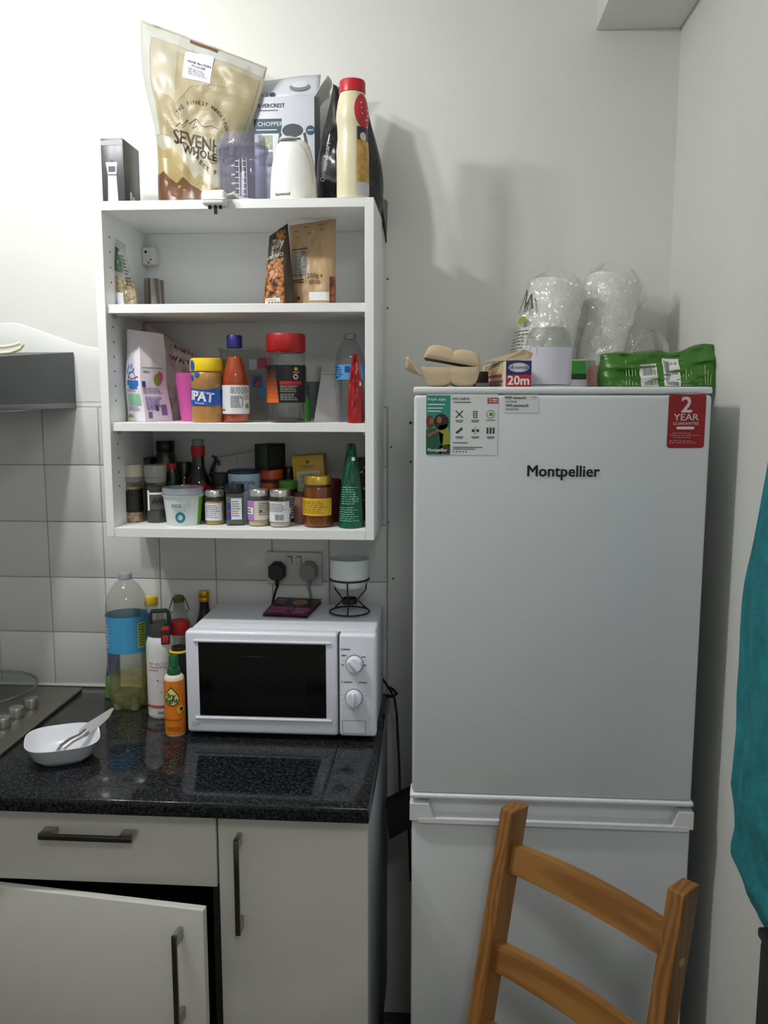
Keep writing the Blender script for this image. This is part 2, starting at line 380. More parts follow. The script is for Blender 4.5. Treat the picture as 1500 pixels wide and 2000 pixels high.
# tiles: x0 + i*T, from the worktop up
TP = .14724; TX0 = -.1923; ZW = .91
tm = MB().rbox(-TP/2+.0011, TP/2-.0011, -.0065, 0, -TP/2+.0011, TP/2-.0011, .0016, 2).mesh('tile', M('glazed tile', (222, 222, 220), .13, var=(2.5, .02), bump=(7, .10, .004)))
MB().box(TX0-4*TP, TX0+6*TP+.003, -.0035, 0, ZW, ZW+5*TP+.003).build('grout', M('grout', (182, 180, 174), .9, var=(40, .15)), wall_back)
for i in range(-4, 6):
    for j in range(5):
        o = bpy.data.objects.new('tile', tm); COL.objects.link(o); o.parent = wall_back; o.location = (TX0+(i+.5)*TP, -.0005, ZW+(j+.5)*TP)
MB().rbox(-1.2, .699, -.0125, -.005, ZW, ZW+.006, .002).build('sealant', M('white sealant', (228, 228, 222), .5), wall_back)

# ceiling light with two bulbs: the source of the paired shadows
CH = M('lamp metal', (200, 200, 198), .25, 1)
o = thing('overhead_light', 'two-bulb ceiling spotlight bar above the cooker hood', 'lamp', ((BULBS[0][0]+BULBS[1][0])/2, -.80, ZC))
MB().rbox(-.20, .20, -.03, .03, -.03, 0, .006).build('ceiling_bar', CH, o)
for bx_, by_, bz_ in BULBS:
    dx = bx_-o.location.x; MB().lathe([(.012, bz_-ZC+.04), (.02, bz_-ZC+.06), (.02, -.03)], (dx, 0, 0), 16).build('bulb_holder', CH, o)
    MB().lathe([(0, -.034), (.018, -.030), (.032, -.012), (.034, .004), (.026, .026), (.014, .042)], (dx, 0, bz_-ZC), 20).build('bulb', EMIT('bulb glow', (255, 250, 240), 4), o)
    ld = bpy.data.lights.new('bulb_light', 'POINT'); ld.energy = BULB_W; ld.shadow_soft_size = .036; ld.color = (1, .995, .985)
    lo = bpy.data.objects.new('bulb_light', ld); COL.objects.link(lo); lo.location = (bx_, by_, bz_-.04)
    sd = bpy.data.lights.new('added_beam', 'SPOT'); sd.energy = SPOT_W; sd.shadow_soft_size = .036; sd.color = ld.color; sd.spot_size = R_(172); sd.spot_blend = 1
    so = bpy.data.objects.new('added_beam', sd); COL.objects.link(so); so.location = lo.location; so.rotation_euler = Vector((-.12, .55, -.83)).to_track_quat('-Z', 'Y').to_euler()
o = thing('overhead_light', 'added unseen fill lamp near the right wall behind the camera', 'lamp', (FILL_LAMP[0], FILL_LAMP[1], ZC))  # added fill to lift the fridge front and cabinet side
MB().lathe([(.2, 0), (.2, -.03), (.19, -.045), (0, -.06)], n=36).build('fill_disc', EMIT('diffuser glow', (255, 250, 242), 1.0), o)
ld = bpy.data.lights.new('fill_light', 'AREA'); ld.shape = 'DISK'; ld.size = .5; ld.energy = FILL_W; ld.color = (.95, .98, 1)
lo = bpy.data.objects.new('fill_light', ld); COL.objects.link(lo); lo.location = FILL_LAMP

# ------------------------------------------------------------------ open wall cabinet
WHT = M('white melamine', (242, 243, 242), .35, var=(4, .01)); EDGE = M('white edge band', (240, 241, 240), .4)
CX0, CX1, CY, CZ0, CZ1, TH = .0837, .6825, -.3024, 1.3634, 2.0839, .019
cab = thing('wall_cabinet', 'white open-fronted wall cabinet with two shelves crammed with groceries', 'cabinet', ((CX0+CX1)/2, -.15, CZ0))
def cpart(name, x0, x1, y0, y1, z0, z1, mat=WHT, parent=cab, r=.0008):
    c = cab.location; return MB().rbox(x0-c.x, x1-c.x, y0-c.y, y1-c.y, z0-c.z, z1-c.z, r, 1).build(name, mat, parent)
SPL = cpart('side_panel', CX0, CX0+TH, CY, -.0005-.0065, CZ0, CZ1); cpart('side_panel', CX1-TH, CX1, CY, -.007, CZ0, CZ1)
cpart('top_panel', CX0+TH, CX1-TH, CY, -.007, CZ1-TH, CZ1); cpart('bottom_panel', CX0+TH, CX1-TH, CY, -.007, CZ0, CZ0+TH+.002)
cpart('back_panel', CX0+TH, CX1-TH, -.028, -.02, CZ0+TH, CZ1-TH)
ZS1, ZS2, ZS0 = 1.8716, 1.6173, CZ0+TH+.002
for zz in (ZS1, ZS2):
    s_ = cpart('shelf', CX0+TH+.001, CX1-TH-.001, -.292, -.03, zz-.019, zz)
    for yy in (-.26, -.06):
        cpart('shelf_pin', CX0+TH, CX0+TH+.008, yy-.003, yy+.003, zz-.027, zz-.019, M('steel', (170, 170, 168), .3, 1)); cpart('shelf_pin', CX1-TH-.008, CX1-TH, yy-.003, yy+.003, zz-.027, zz-.019, M('steel', (170, 170, 168), .3, 1))
HOLE = M('drill hole', (40, 38, 36), .8)
for zz in [CZ0+.11+.032*k for k in range(18)]:
    if any(abs(zz-q) < .03 for q in (ZS1, ZS2)): continue
    for yy in (-.262, -.06):
        p = Matrix.Translation((CX0+TH-cab.location.x, yy-cab.location.y, zz-cab.location.z)) @ Matrix.Rotation(R_(90), 4, 'Y')
        if yy < -.2: MB().lathe([(.0024, 0), (.0024, .0004), (0, .0004)], n=8, mat=p).build('pin_hole', HOLE, cab)
# hanging bracket in the top left back corner, hinge plate on the right
hb = cpart('hanging_bracket', CX0+TH, CX0+TH+.032, -.06, -.028, 1.988, 2.03, M('white plastic', (228, 228, 226), .4), r=.003)
c = cab.location
for dx, zz, rr in ((.010, 2.018, .0032), (.022, 2.000, .002), (.016, 1.993, .002)):
    MB().lathe([(rr, 0), (rr, .0008), (0, .0008)], n=10, mat=Matrix.Translation((CX0+TH+dx-c.x, -.060-c.y, zz-c.z)) @ Matrix.Rotation(R_(90), 4, 'X')).build('screw', HOLE, hb)
cpart('hinge_plate', CX1-TH-.006, CX1-TH, -.275, -.235, 1.955, 1.99, M('steel', (170, 170, 168), .3, 1), r=.001)
for zz in (1.962, 1.983): cpart('hinge_screw', CX1-TH-.009, CX1-TH-.006, -.258, -.252, zz-.003, zz+.003, M('steel', (170, 170, 168), .3, 1))

# ------------------------------------------------------------------ worktop and base units
WX1 = .6993; WY = -.634
wt = SPECKLE('black speckled laminate', (8, 9, 10), (70, 74, 78), 380, .09)
wk = MB().rbox(-1.3, WX1, WY, -.0005, ZW-.031, ZW, .003, 3).build('worktop', wt); tag(wk, 'glossy black speckled worktop under the microwave', 'worktop')
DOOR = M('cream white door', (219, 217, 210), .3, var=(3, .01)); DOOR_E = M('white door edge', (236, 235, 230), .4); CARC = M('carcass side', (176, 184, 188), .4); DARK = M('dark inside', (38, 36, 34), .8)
CHROME = M('nickel dark reflection', (112, 109, 103), .2, 1)  # dark reflection put into the bar colour; the feet get a lighter copy
CHROME_F = M('satin nickel feet', (172, 170, 164), .3, 1)
YD = -.593; XB1 = .6945; XB0 = XB1-.2975
def handle(parent, c, length, vertical, rz=0, loc=(0, 0, 0)):
    """flat bar pull with two feet; c is the mid point on the door face in parent space"""
    mb = MB(); h = length/2; x, y, z = c
    if vertical:
        b = MB().rbox(x-.005, x+.005, y-.034, y-.028, z-h, z+h, .001).build('handle', CHROME, parent)
        for s in (-1, 1): MB().rbox(x-.005, x+.005, y-.030, y, z+s*(h-.012)-.012, z+s*(h-.012)+.012, .002).build('handle_foot', CHROME_F, b)
    else:
        b = MB().rbox(x-h, x+h, y-.034, y-.028, z-.006, z+.006, .001).build('handle', CHROME, parent)
        for s in (-1, 1): MB().rbox(x+s*(h-.014)-.014, x+s*(h-.014)+.014, y-.030, y, z-.006, z+.006, .002).build('handle_foot', CHROME_F, b)
    return b
o = thing('base_cabinet', 'narrow white base cabinet with closed door and vertical handle, next to the fridge', 'cabinet', ((XB0+XB1)/2, -.29, 0)); l = o.location
def bpart(o, name, x0, x1, y0, y1, z0, z1, mat, parent=None, r=.001):
    l = o.location; return MB().rbox(x0-l.x, x1-l.x, y0-l.y, y1-l.y, z0-l.z, z1-l.z, r, 2).build(name, mat, parent or o)
bpart(o, 'carcass', XB0, XB1, YD+.022, -.03, .12, ZW-.033, CARC); bpart(o, 'plinth', XB0, XB1, YD+.07, YD+.085, 0, .12, DOOR)
d = bpart(o, 'door', XB0+.002, XB1-.001, YD, YD+.018, .14, ZW-.037, DOOR, r=.002)
p = at(461, 1733, y=YD); q0 = at(461, 1640, y=YD-.03); q1 = at(461, 1826, y=YD-.03); handle(d, (q0.x-l.x, YD-l.y, (q0.z+q1.z)/2-l.z), q0.z-q1.z, True)
XA1 = XB0-.001; XA0 = XA1-.6
o = thing('base_cabinet', 'wide white base cabinet with a drawer and a lower door standing ajar', 'cabinet', ((XA0+XA1)/2, -.29, 0)); l = o.location
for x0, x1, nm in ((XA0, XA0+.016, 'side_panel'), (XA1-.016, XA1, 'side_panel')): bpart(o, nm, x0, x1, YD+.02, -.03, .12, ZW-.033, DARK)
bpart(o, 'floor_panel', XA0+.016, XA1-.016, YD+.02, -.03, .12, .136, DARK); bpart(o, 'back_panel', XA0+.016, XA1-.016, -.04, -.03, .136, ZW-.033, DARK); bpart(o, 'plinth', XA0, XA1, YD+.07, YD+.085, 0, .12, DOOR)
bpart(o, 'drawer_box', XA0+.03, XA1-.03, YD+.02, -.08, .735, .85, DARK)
d = bpart(o, 'drawer', XA0+.002, XA1-.001, YD, YD+.019, .7145, ZW-.037, DOOR, r=.002)
q0 = at(75, 1633, y=YD-.03); q1 = at(258, 1640, y=YD-.03); handle(d, ((q0.x+q1.x)/2-l.x, YD-l.y, (q0.z+q1.z)/2-l.z), q1.x-q0.x, False)
dr = bpart(o, 'door', XA0+.002, XA1-.004, YD, YD+.018, .14, .7085, DOOR, r=.0015)
# swing the door about its left edge
hinge = Vector((XA0+.002-l.x, YD+.018-l.y, 0)); ang = R_(-6.8)
dr.data.transform(Matrix.Translation(hinge) @ Matrix.Rotation(ang, 4, 'Z') @ Matrix.Translation(-hinge))
hx = .5
for k in range(400):
    pq = Vector((hx-hinge.x, YD-.031-l.y-hinge.y, 0)); pq.rotate(Matrix.Rotation(ang, 3, 'Z')); pq += hinge+Vector((l.x, l.y, .58))
    if project(pq)[0] > 344: hx -= .002
    else: break
for k in range(400):
    zt_h = .75-.002*k
    if project((pq.x, pq.y, zt_h))[1] > 1826: break
hd = handle(dr, (hx, YD-l.y, zt_h-.095), .19, True)
for oo in [hd]+list(hd.children): oo.data.transform(Matrix.Translation(hinge) @ Matrix.Rotation(ang, 4, 'Z') @ Matrix.Translation(-hinge))
# a further base unit carries the worktop to the left, below the hob
o = thing('base_cabinet', 'plain white base cabinet under the hob, left of the drawer unit', 'cabinet', ((-1.3+XA0)/2, -.29, 0))
bpart(o, 'carcass', -1.3, XA0-.001, YD+.022, -.03, .12, ZW-.033, CARC); bpart(o, 'door', -1.298, XA0-.003, YD, YD+.018, .14, ZW-.037, DOOR, r=.002); bpart(o, 'plinth', -1.3, XA0-.001, YD+.07, YD+.085, 0, .12, DOOR)

# ------------------------------------------------------------------ cooker hood
HX = -.1005
hp = [(-.0075, 1.657), (-.0075, 1.7835), (-.455, 1.752), (-.475, 1.746), (-.475, 1.668), (-.455, 1.657)]
o = thing('cooker_hood', 'dark grey slim cooker hood at the left edge above the tiles', 'cooker hood', (HX-.3, -.0065, 1.64))
def lp(pts): return [(a-o.location.y, b-o.location.z) for a, b in pts]
MB().prism(lp(hp), -.3, .3, 'x').build('hood_body', M('anthracite enamel', (56, 60, 63), .42, var=(5, .05)), o)
MB().rbox(-.295, .302, -.455, -.001, .004, .017, .002).build('bottom_lip', M('hood lip', (104, 104, 108), .35, .4), o)
MB().rbox(-.25, .25, -.42, -.05, .0, .006, .001).build('grease_filter', M('steel', (170, 170, 168), .3, 1), o)
# cream cord loop lying on the hood
q = at(5, 688, y=-.20)
o = thing('cord_bundle', 'cream cable loop lying on top of the cooker hood', 'cable', (q.x, -.20, 1.775))
MB().tube([(-.07, .0, .004), (-.03, .005, .012), (.005, .0, .012), (.03, .0, .016), (.045, .0, .021), (.05, .0, .017), (.042, .0, .008), (.02, 0, .0), (-.005, 0, -.002), (-.05, .01, .0)], .0042, 8).build('cord', M('cream cable', (226, 222, 196), .45), o)
MB().tube([(-.10, 0, .010), (-.06, 0, .013), (-.02, 0, .012)], [.012, .014, .010], 10).build('cord_grip', M('cream cable', (226, 222, 196), .45), o)

# ------------------------------------------------------------------ fridge freezer
FW = M('fridge white', (214, 219, 222), .34, bump=(420, .05, .0008)); FP = M('fridge plastic white', (230, 233, 235), .35); FG = M('fridge gasket grey', (140, 144, 146), .6)
FX0, FX1, FY, FZ = .7759, 1.3135, -.5561, 1.6933
fr = thing('fridge_freezer', 'tall white fridge freezer with stickers on its upper door', 'fridge', ((FX0+FX1)/2, -.28, 0)); l = fr.location
def fpart(name, x0, x1, y0, y1, z0, z1, mat, parent=None, r=.004, seg=3): return MB().rbox(x0-l.x, x1-l.x, y0-l.y, y1-l.y, z0-l.z, z1-l.z, r, seg).build(name, mat, parent or fr)
fpart('cabinet_body', FX0+.004, FX1-.004, FY+.052, -.03, .03, FZ-.014, FW)
fpart('top_lid', FX0, FX1, FY+.002, -.03, FZ-.0125, FZ, FP, r=.004)
fpart('gasket', FX0+.012, FX1-.012, FY+.045, FY+.053, .06, FZ-.016, FG, r=.001)
zg = .905; zb = .855
ud = fpart('upper_door', FX0+.001, FX1-.001, FY, FY+.046, zg+.002, FZ-.0145, FW, r=.007)
fpart('door_rim', FX0-.003, FX1+.003, FY-.004, FY+.046, zg-.008, zg+.002, FP, ud, r=.004)
ld_ = fpart('lower_door', FX0+.001, FX1-.001, FY, FY+.046, .08, zb, FW, r=.004)
# moulded grip along the top of the lower door: raised ends, scooped middle
gy0, gy1 = FY-.006, FY+.046; L_ = lambda x: x-l.x
gl = at(838, 1570, y=FY).x; gr = at(1325, 1580, y=FY).x
gp = MB()
gp.prism([(L_(FX0-.003), zb-.002), (L_(gl+.012), zb-.002), (L_(gl), zg-.018), (L_(FX0-.003), zg-.018)], gy0-l.y, gy1-l.y, 'y')
gp.prism([(L_(gr-.012), zb-.002), (L_(FX1+.003), zb-.002), (L_(FX1+.003), zg-.018), (L_(gr), zg-.018)], gy0-l.y, gy1-l.y, 'y')
gp.box(L_(gl), L_(gr), FY+.024-l.y, gy1-l.y, zb-.002, zg-.018).box(L_(gl-.02), L_(gr+.02), gy0-.001-l.y, gy1-l.y, zb-.006, zb+.003)
gp.build('grip_recess', FP, ld_, False)
for xx in (FX0+.03, FX1-.03):
    for yy in (FY+.10, -.08): MB().lathe([(.018, 0), (.018, .03), (0, .03)], (L_(xx), yy-l.y, 0), 14).build('foot', INK, fr)
SF = Surf(lambda a, b: Vector((FX0-l.x+a*(FX1-FX0), FY-l.y, b*FZ)), FX1-FX0, FZ)
def fs(u, v): p = at(u, v, y=FY); return (p.x-FX0)/(FX1-FX0), p.z/FZ
def FDec(off=.0007): return Decal(SF, off)
a0, b0 = fs(1030, 934); a1, b1 = fs(1169, 910)
FDec(.0012).text('Montpellier', (a0+a1)/2, (b0+b1)/2+.0005, .0292, bold=.03, wide=.97).done('brand_badge', INK, ud, 'black raised brand lettering')
def frect(D, u0, v1, u1, v0, n=1, m=1):
    p0 = fs(u0, v0); p1 = fs(u1, v1); D.rect(p0[0], p1[0], p0[1], p1[1], n, m); return D
def ftext(D, s, u, v, size, **k): p = fs(u, v); D.text(s, p[0], p[1], size, **k); return D
# energy / features sticker with a photo panel
st = frect(FDec(.0006), 832, 770, 973, 888).done('feature_sticker', M('sticker paper', (228, 231, 232), .4), ud, 'white feature sticker with teal photo panel and icons')
frect(FDec(.0009), 832, 772, 880, 888).done('photo_panel', M('teal print', (38, 142, 128), .4), st)
D = FDec(.0013); ftext(D, 'Fresh style', 853, 780, .0078, bold=.02); ftext(D, 'Montpellier', 854, 879, .0078, bold=.04)
for vv, w_ in ((790, 34), (797, 30), (803, 26)): frect(D, 835, vv-1, 835+w_, vv+1)
D.done('lettering', WHITE_INK, st)
def fblob(mat, name, pts):
    D = FDec(.0011); D.poly([fs(u, v) for u, v in pts]); D.done(name, mat, st)
def ell(u, v, a, b, n=14): return [(u+a*math.cos(2*math.pi*k/n), v-b*math.sin(2*math.pi*k/n)) for k in range(n)]
fblob(M('print dark hair', (42, 24, 20), .5), 'photo_shape', ell(862, 824, 15, 16)); fblob(M('print red hair', (110, 46, 32), .5), 'photo_shape', ell(840, 824, 8, 13))
fblob(M('print green knit', (24, 84, 62), .5), 'photo_shape', [(832, 840), (848, 836), (866, 848), (862, 886), (832, 886)])
fblob(M('print mustard', (150, 152, 52), .5), 'photo_shape', [(856, 832), (872, 828), (879, 846), (879, 872), (860, 866)])
fblob(M('print olive', (70, 52, 34), .5), 'photo_shape', [(858, 870), (879, 868), (879, 886), (858, 886)])
D = FDec(.0014); D.poly([fs(*q) for q in ell(858, 820, 5, 7)]); D.poly([fs(*q) for q in ell(843, 822, 4.5, 7)]); D.poly([fs(*q) for q in [(834, 849), (856, 838), (858, 842), (836, 854)]]); D.done('photo_shape', M('print skin', (150, 92, 66), .5), st)
D = FDec(.0010); ftext(D, 'WS1156EW', 900, 779, .0062, bold=.02); frect(D, 886, 785, 920, 786.5)
for i, u in enumerate((897, 928, 958)):
    for j, v in enumerate((809, 841)):
        if (i, j) == (2, 0): continue
        if (i, j) == (0, 0):
            D.line([fs(u-7, v-7), fs(u+7, v+7)], .002).line([fs(u-7, v+7), fs(u+7, v-7)], .002)
        elif (i, j) == (1, 0):
            frect(D, u-4, v-7, u-2.6, v+7); frect(D, u+2.6, v-7, u+4, v+7)
            for k in range(4): frect(D, u-4, v-6+k*4, u+4, v-4.6+k*4)
        elif (i, j) == (0, 1): D.line([fs(u-6, v+5), fs(u+6, v-5)], .0042)
        elif (i, j) == (1, 1): D.disc(*fs(u-4, v), .0028); D.disc(*fs(u+5, v), .0028); D.line([fs(u, v-8), fs(u, v+8)], .0008)
        else:
            for k in range(3): frect(D, u-8+k*6, v-6, u-4+k*6, v+6)
        frect(D, u-8, v+11.5, u+8, v+13); frect(D, u-6, v+14.5, u+6, v+15.6)
frect(D, 884, 864, 913, 865.4); frect(D, 884, 873, 942, 874.2); frect(D, 884, 876.4, 928, 877.6)
for k in range(5): D.disc(*fs(886+k*6, 882), .0014, 8)
D.done('icons', M('ink dark grey', (60, 62, 64), .6), st)
D = FDec(.0010); D.disc(*fs(958, 809), .0078, 18, .0066); D.disc(*fs(959, 809), .0036, 12); frect(D, 949, 820, 967, 821.4); D.done('green_icon', M('print green', (86, 140, 48), .5), st)
frect(FDec(.0010), 952, 777, 973, 788).done('warranty_flash', RED_INK, st)
D = FDec(.0014); ftext(D, '2', 957, 782.5, .009, bold=.03); frect(D, 961, 779.5, 971, 782); frect(D, 961, 784, 971, 785.6); D.done('lettering', WHITE_INK, st)
# wifi note
wl = frect(FDec(.0006), 983, 771, 1052, 806).done('wifi_note', M('note paper', (226, 229, 230), .5), ud, 'small white note headed WiFi network and WiFi password')
D = FDec(.0011); ftext(D, 'WiFi network:', 1007, 777, .0066, bold=.03); ftext(D, 'WiFi password:', 1010, 792, .0066, bold=.03); D.done('lettering', INK, wl)
D = FDec(.0011); D.lines(fs(988, 784)[0], fs(1016, 784)[0], fs(1000, 786.5)[1], fs(1000, 782)[1], 1, .5, seed=3); D.lines(fs(988, 799)[0], fs(1021, 799)[0], fs(1000, 801.5)[1], fs(1000, 797)[1], 1, .5, seed=4); D.disc(*fs(1041, 777), .0025, 12, .0019).disc(*fs(1046, 776), .0013, 8); D.done('fine_print', GREY_INK, wl)
# red two-year sticker
def rrect(u0, v0, u1, v1, r, n=5):
    out = []
    for cu, cv, q in ((u1-r, v0+r, 90), (u0+r, v0+r, 180), (u0+r, v1-r, 270), (u1-r, v1-r, 360)):
        out += [(cu+r*math.cos(R_(q-90+90*k/n)), cv-r*math.sin(R_(q-90+90*k/n))) for k in range(n+1)]
    return out
def skew(pts): return [(u-(v-770)*.052, v) for u, v in pts]
rs = FDec(.0006).poly([fs(u, v) for u, v in skew(rrect(1307, 770, 1380, 875, 6))]).done('guarantee_sticker', M('sticker red', (150, 26, 32), .38), ud, 'dark red sticker reading 2 YEAR GUARANTEE')
D = FDec(.0011); ftext(D, '2', 1341, 792, .040, bold=.03); ftext(D, 'YEAR', 1340, 815.5, .0168, bold=.015, wide=1.1); ftext(D, 'GUARANTEE', 1339, 827.5, .0074, bold=.01, wide=1.08)
D.poly([fs(u, v) for u, v in rrect(1321, 833, 1356, 838.6, 2.5, 3)])
D.done('lettering', M('sticker print pale', (222, 206, 204), .5), rs)
D = FDec(.0011)
for vv, ua, ub, sd in ((846, 1313, 1362, 1), (850, 1308, 1368, 2), (854, 1314, 1361, 3), (861, 1307, 1366, 4), (864.6, 1307, 1367, 5)): D.lines(fs(ua, vv)[0], fs(ub, vv)[0], fs(ua, vv+1)[1], fs(ua, vv-1)[1], 1, .8, seed=sd)
D.done('fine_print', M('sticker print dim', (190, 130, 130), .5), rs)

# ------------------------------------------------------------------ microwave
MWm = M('microwave white', (232, 234, 244), .3); MW2 = M('microwave side white', (226, 229, 236), .38); BLK = M('black glass', (5, 5, 6), .06, spec=.35)
mw = thing('microwave', 'white microwave oven with two dials standing on the worktop', 'microwave', (.4755, -.185, ZW)); l = mw.location
X0, X1, Y0, Y1, Z0, Z1 = .2615-l.x, .6895-l.x, -.327-l.y, -.055-l.y, .012, .2485
MB().rbox(X0+.004, X1-.004, Y0+.035, Y1, Z0, Z1-.002, .006, 3).build('casing', MW2, mw)
for sx_ in (X0+.03, X1-.03):
    for sy_ in (Y0+.06, Y1-.04): MB().lathe([(.012, 0), (.012, Z0+.001), (0, Z0+.001)], (sx_, sy_, 0), 12).build('foot', INK, mw)
for k in range(2): MB().rbox(X0+.03, X1-.03, Y0+.05+k*.016, Y0+.054+k*.016, Z1-.005, Z1-.0008, .0005, 1).build('top_rib', MW2, mw)
xs = at(661, 1340, y=-.327).x-l.x                      # seam between door and control panel
door = MB().rbox(X0, xs-.0012, Y0, Y0+.034, Z0+.001, Z1, .008, 4).build('door', MWm, mw)
wx0, wx1 = at(389, 1330, y=-.327).x-l.x, at(637, 1330, y=-.327).x-l.x; wz0, wz1 = at(510, 1400, y=-.327).z-l.z, at(510, 1257, y=-.327).z-l.z
MB().rbox(wx0, wx1, Y0-.0008, Y0+.01, wz0, wz1, .0006, 1).build('door_window', BLK, door)
MB().rbox(wx0+.028, wx1-.045, Y0-.0012, Y0+.005, wz0+.024, wz1-.03, .0003, 1).build('window_mesh', M('mesh screen', (13, 13, 14), .12, spec=.3), door)
MB().rbox(X0+.02, wx1+.012, Y0-.004, Y0+.004, wz1+.002, wz1+.006, .0018, 2).build('upper_ridge', MWm, door); MB().rbox(X0+.02, wx1+.012, Y0-.004, Y0+.004, wz0-.008, wz0-.003, .0018, 2).build('lower_ridge', MWm, door)
pan = MB().rbox(xs+.0012, X1, Y0, Y0+.034, Z0+.001, Z1, .008, 4).build('control_panel', MWm, mw)
MB().rbox(xs-.0012, xs+.0012, Y0+.003, Y0+.034, Z0+.004, Z1-.003, .0004, 1).build('door_seam', M('seam grey', (70, 72, 76), .7), mw)
PS = Surf(lambda a, b: Vector((X0+a*(X1-X0), Y0, b*Z1)), X1-X0, Z1)
def ms(u, v): p = at(u, v, y=-.327); return (p.x-l.x-X0)/(X1-X0), (p.z-l.z)/Z1
for u, v, rot in ((692, 1298, -40), (691, 1364, 0)):
    p = at(u, v, y=-.332); cxk, czk = p.x-l.x, p.z-l.z
    mt = Matrix.Translation((cxk, Y0, czk)) @ Matrix.Rotation(R_(90), 4, 'X')
    kb = MB().lathe([(.0185, 0), (.0185, .006), (.0175, .008), (.017, .014), (.015, .0165), (0, .017)], n=32, mat=mt).build('dial', MWm, pan)
    MB().rbox(-.0035, .0035, -.027, -.012, -.015, .015, .002, 2, Matrix.Translation((cxk, Y0+.003, czk)) @ Matrix.Rotation(R_(rot), 4, 'Y')).build('dial_grip', MWm, kb)
    MB().lathe([(.0205, 0), (.0205, .0008), (.019, .0008), (.019, 0)], n=32, mat=mt).build('dial_ring', M('dial ring grey', (120, 122, 128), .5), pan)
D = Decal(PS, .0005)
for u, v, angs, r in ((692, 1298, (-10, 25, 60, 90, 130, 160, 190), .0235), (691, 1364, (-60, -35, -10, 15, 35, 90, 165, 190, 215, 235, 250, 270, 290), .0255)):
    a, b = ms(u, v)
    for q in angs:
        c_, s_ = math.cos(R_(q)), math.sin(R_(q)); D.line([(a+r*c_/PS.W, b+r*s_/PS.H), (a+(r+.0035)*c_/PS.W, b+(r+.0035)*s_/PS.H)], .0008)
for u0, u1, v in ((670, 684, 1268), (667, 676, 1280), (706, 714, 1283), (708, 716, 1299), (672, 688, 1332), (700, 717, 1333), (667, 671, 1298)): D.rect(ms(u0, v)[0], ms(u1, v)[0], ms(u0, v+1)[1], ms(u0, v-1)[1], 1, 1)
D.disc(*ms(667, 1268), .003, 12, .0022).disc(*ms(668, 1332), .003, 12, .0022); D.done('dial_markings', M('ink panel grey', (84, 86, 92), .6), pan)
D = Decal(PS, .0005); A, B = ms(669, 1432), ms(714, 1408)
D.line([(A[0], A[1]), (B[0], A[1]), (B[0], B[1]), (A[0], B[1]), (A[0], A[1])], .0008); D.done('door_button_outline', M('ink panel grey', (84, 86, 92), .6), pan)
D = Decal(PS, .0012); a, b = ms(383, 1414); D.line([(a-.018, b-.018), (a-.018, b+.018), (a-.004, b+.018), (a-.004, b-.018), (a-.018, b-.018)], .0007); D.text('7', a+.003, b, .008, bold=.0).text('Z', a+.014, b, .008, bold=0); D.done('maker_badge', M('ink badge', (120, 124, 134), .4), door)

# ------------------------------------------------------------------ double socket with two plugs
p0, p1 = at(523, 1140, y=-.007), at(630, 1078, y=-.007)
sk = thing('double_socket', 'white double wall socket on the tiles above the microwave', 'socket', ((p0.x+p1.x)/2, -.007, p0.z)); l = sk.location
hw = (p1.x-p0.x)/2; hh = p1.z-p0.z
MB().rbox(-hw, hw, -.010, 0, 0, hh, .003, 3).build('faceplate', M('socket plastic', (206, 204, 198), .4), sk)
for dx in (-.012, .012): MB().rbox(dx-.007, dx+.007, -.0135, -.009, hh-.032, hh-.008, .002, 2).build('rocker_switch', M('switch plastic', (196, 194, 188), .35), sk)
D = Decal(Surf(lambda a, b: Vector((-hw+2*hw*a, -.0136, hh*b)), 2*hw, hh), .0004)
for dx in (-.012, .012): D.rect(.5+(dx-.005)/(2*hw), .5+(dx+.006)/(2*hw), 1-.012/hh, 1-.010/hh, 1, 1).rect(.5+(dx+.0055)/(2*hw), .5+(dx+.0068)/(2*hw), 1-.026/hh, 1-.010/hh, 1, 1)
D.done('switch_marking', M('ink dark grey', (60, 62, 64), .6), sk)
def plug(label, u, v, col, end):
    p = at(u, v, y=-.03); o = thing('mains_plug', label, 'plug', (p.x, -.0175, p.z-.024), 0, 'plugs in the double socket')
    s = .0215; poly = [(-s*.42, s*1.12), (s*.42, s*1.12), (s, s*.55), (s, -s*.6), (s*.55, -s*1.05), (-s*.55, -s*1.05), (-s, -s*.6), (-s, s*.55)]
    mb = MB(); pts = [(a, b+.024) for a, b in poly]
    mb.prism(pts, -.016, 0, 'y'); mb.prism([(a*.8, (b-.024)*.8+.024) for a, b in pts], -.026, -.016, 'y')
    m = M('plug '+('black' if col[0] < 60 else 'grey'), col, .45); mb.build('plug_body', m, o, False)
    e = Vector(end)-o.location
    MB().tube([(0, -.012, .004), (0, -.014, -.010), (0, -.012, -.018)], [.0065, .005, .0035], 10).build('strain_relief', m, o)
    MB().tube([(0, -.012, -.016), (e.x*.25, -.012, -.028), (e.x*.7, -.006, e.z*.75), tuple(e)], .0032, 8).build('cord', m, o)
q = at(527, 1176, y=-.02); plug('black three-pin plug in the left half of the double socket', 541, 1116, (22, 22, 23), (q.x, -.02, q.z-.03))
q = at(614, 1176, y=-.02); plug('grey three-pin plug in the right half of the double socket', 603, 1116, (140, 140, 140), (q.x, -.02, q.z-.03))

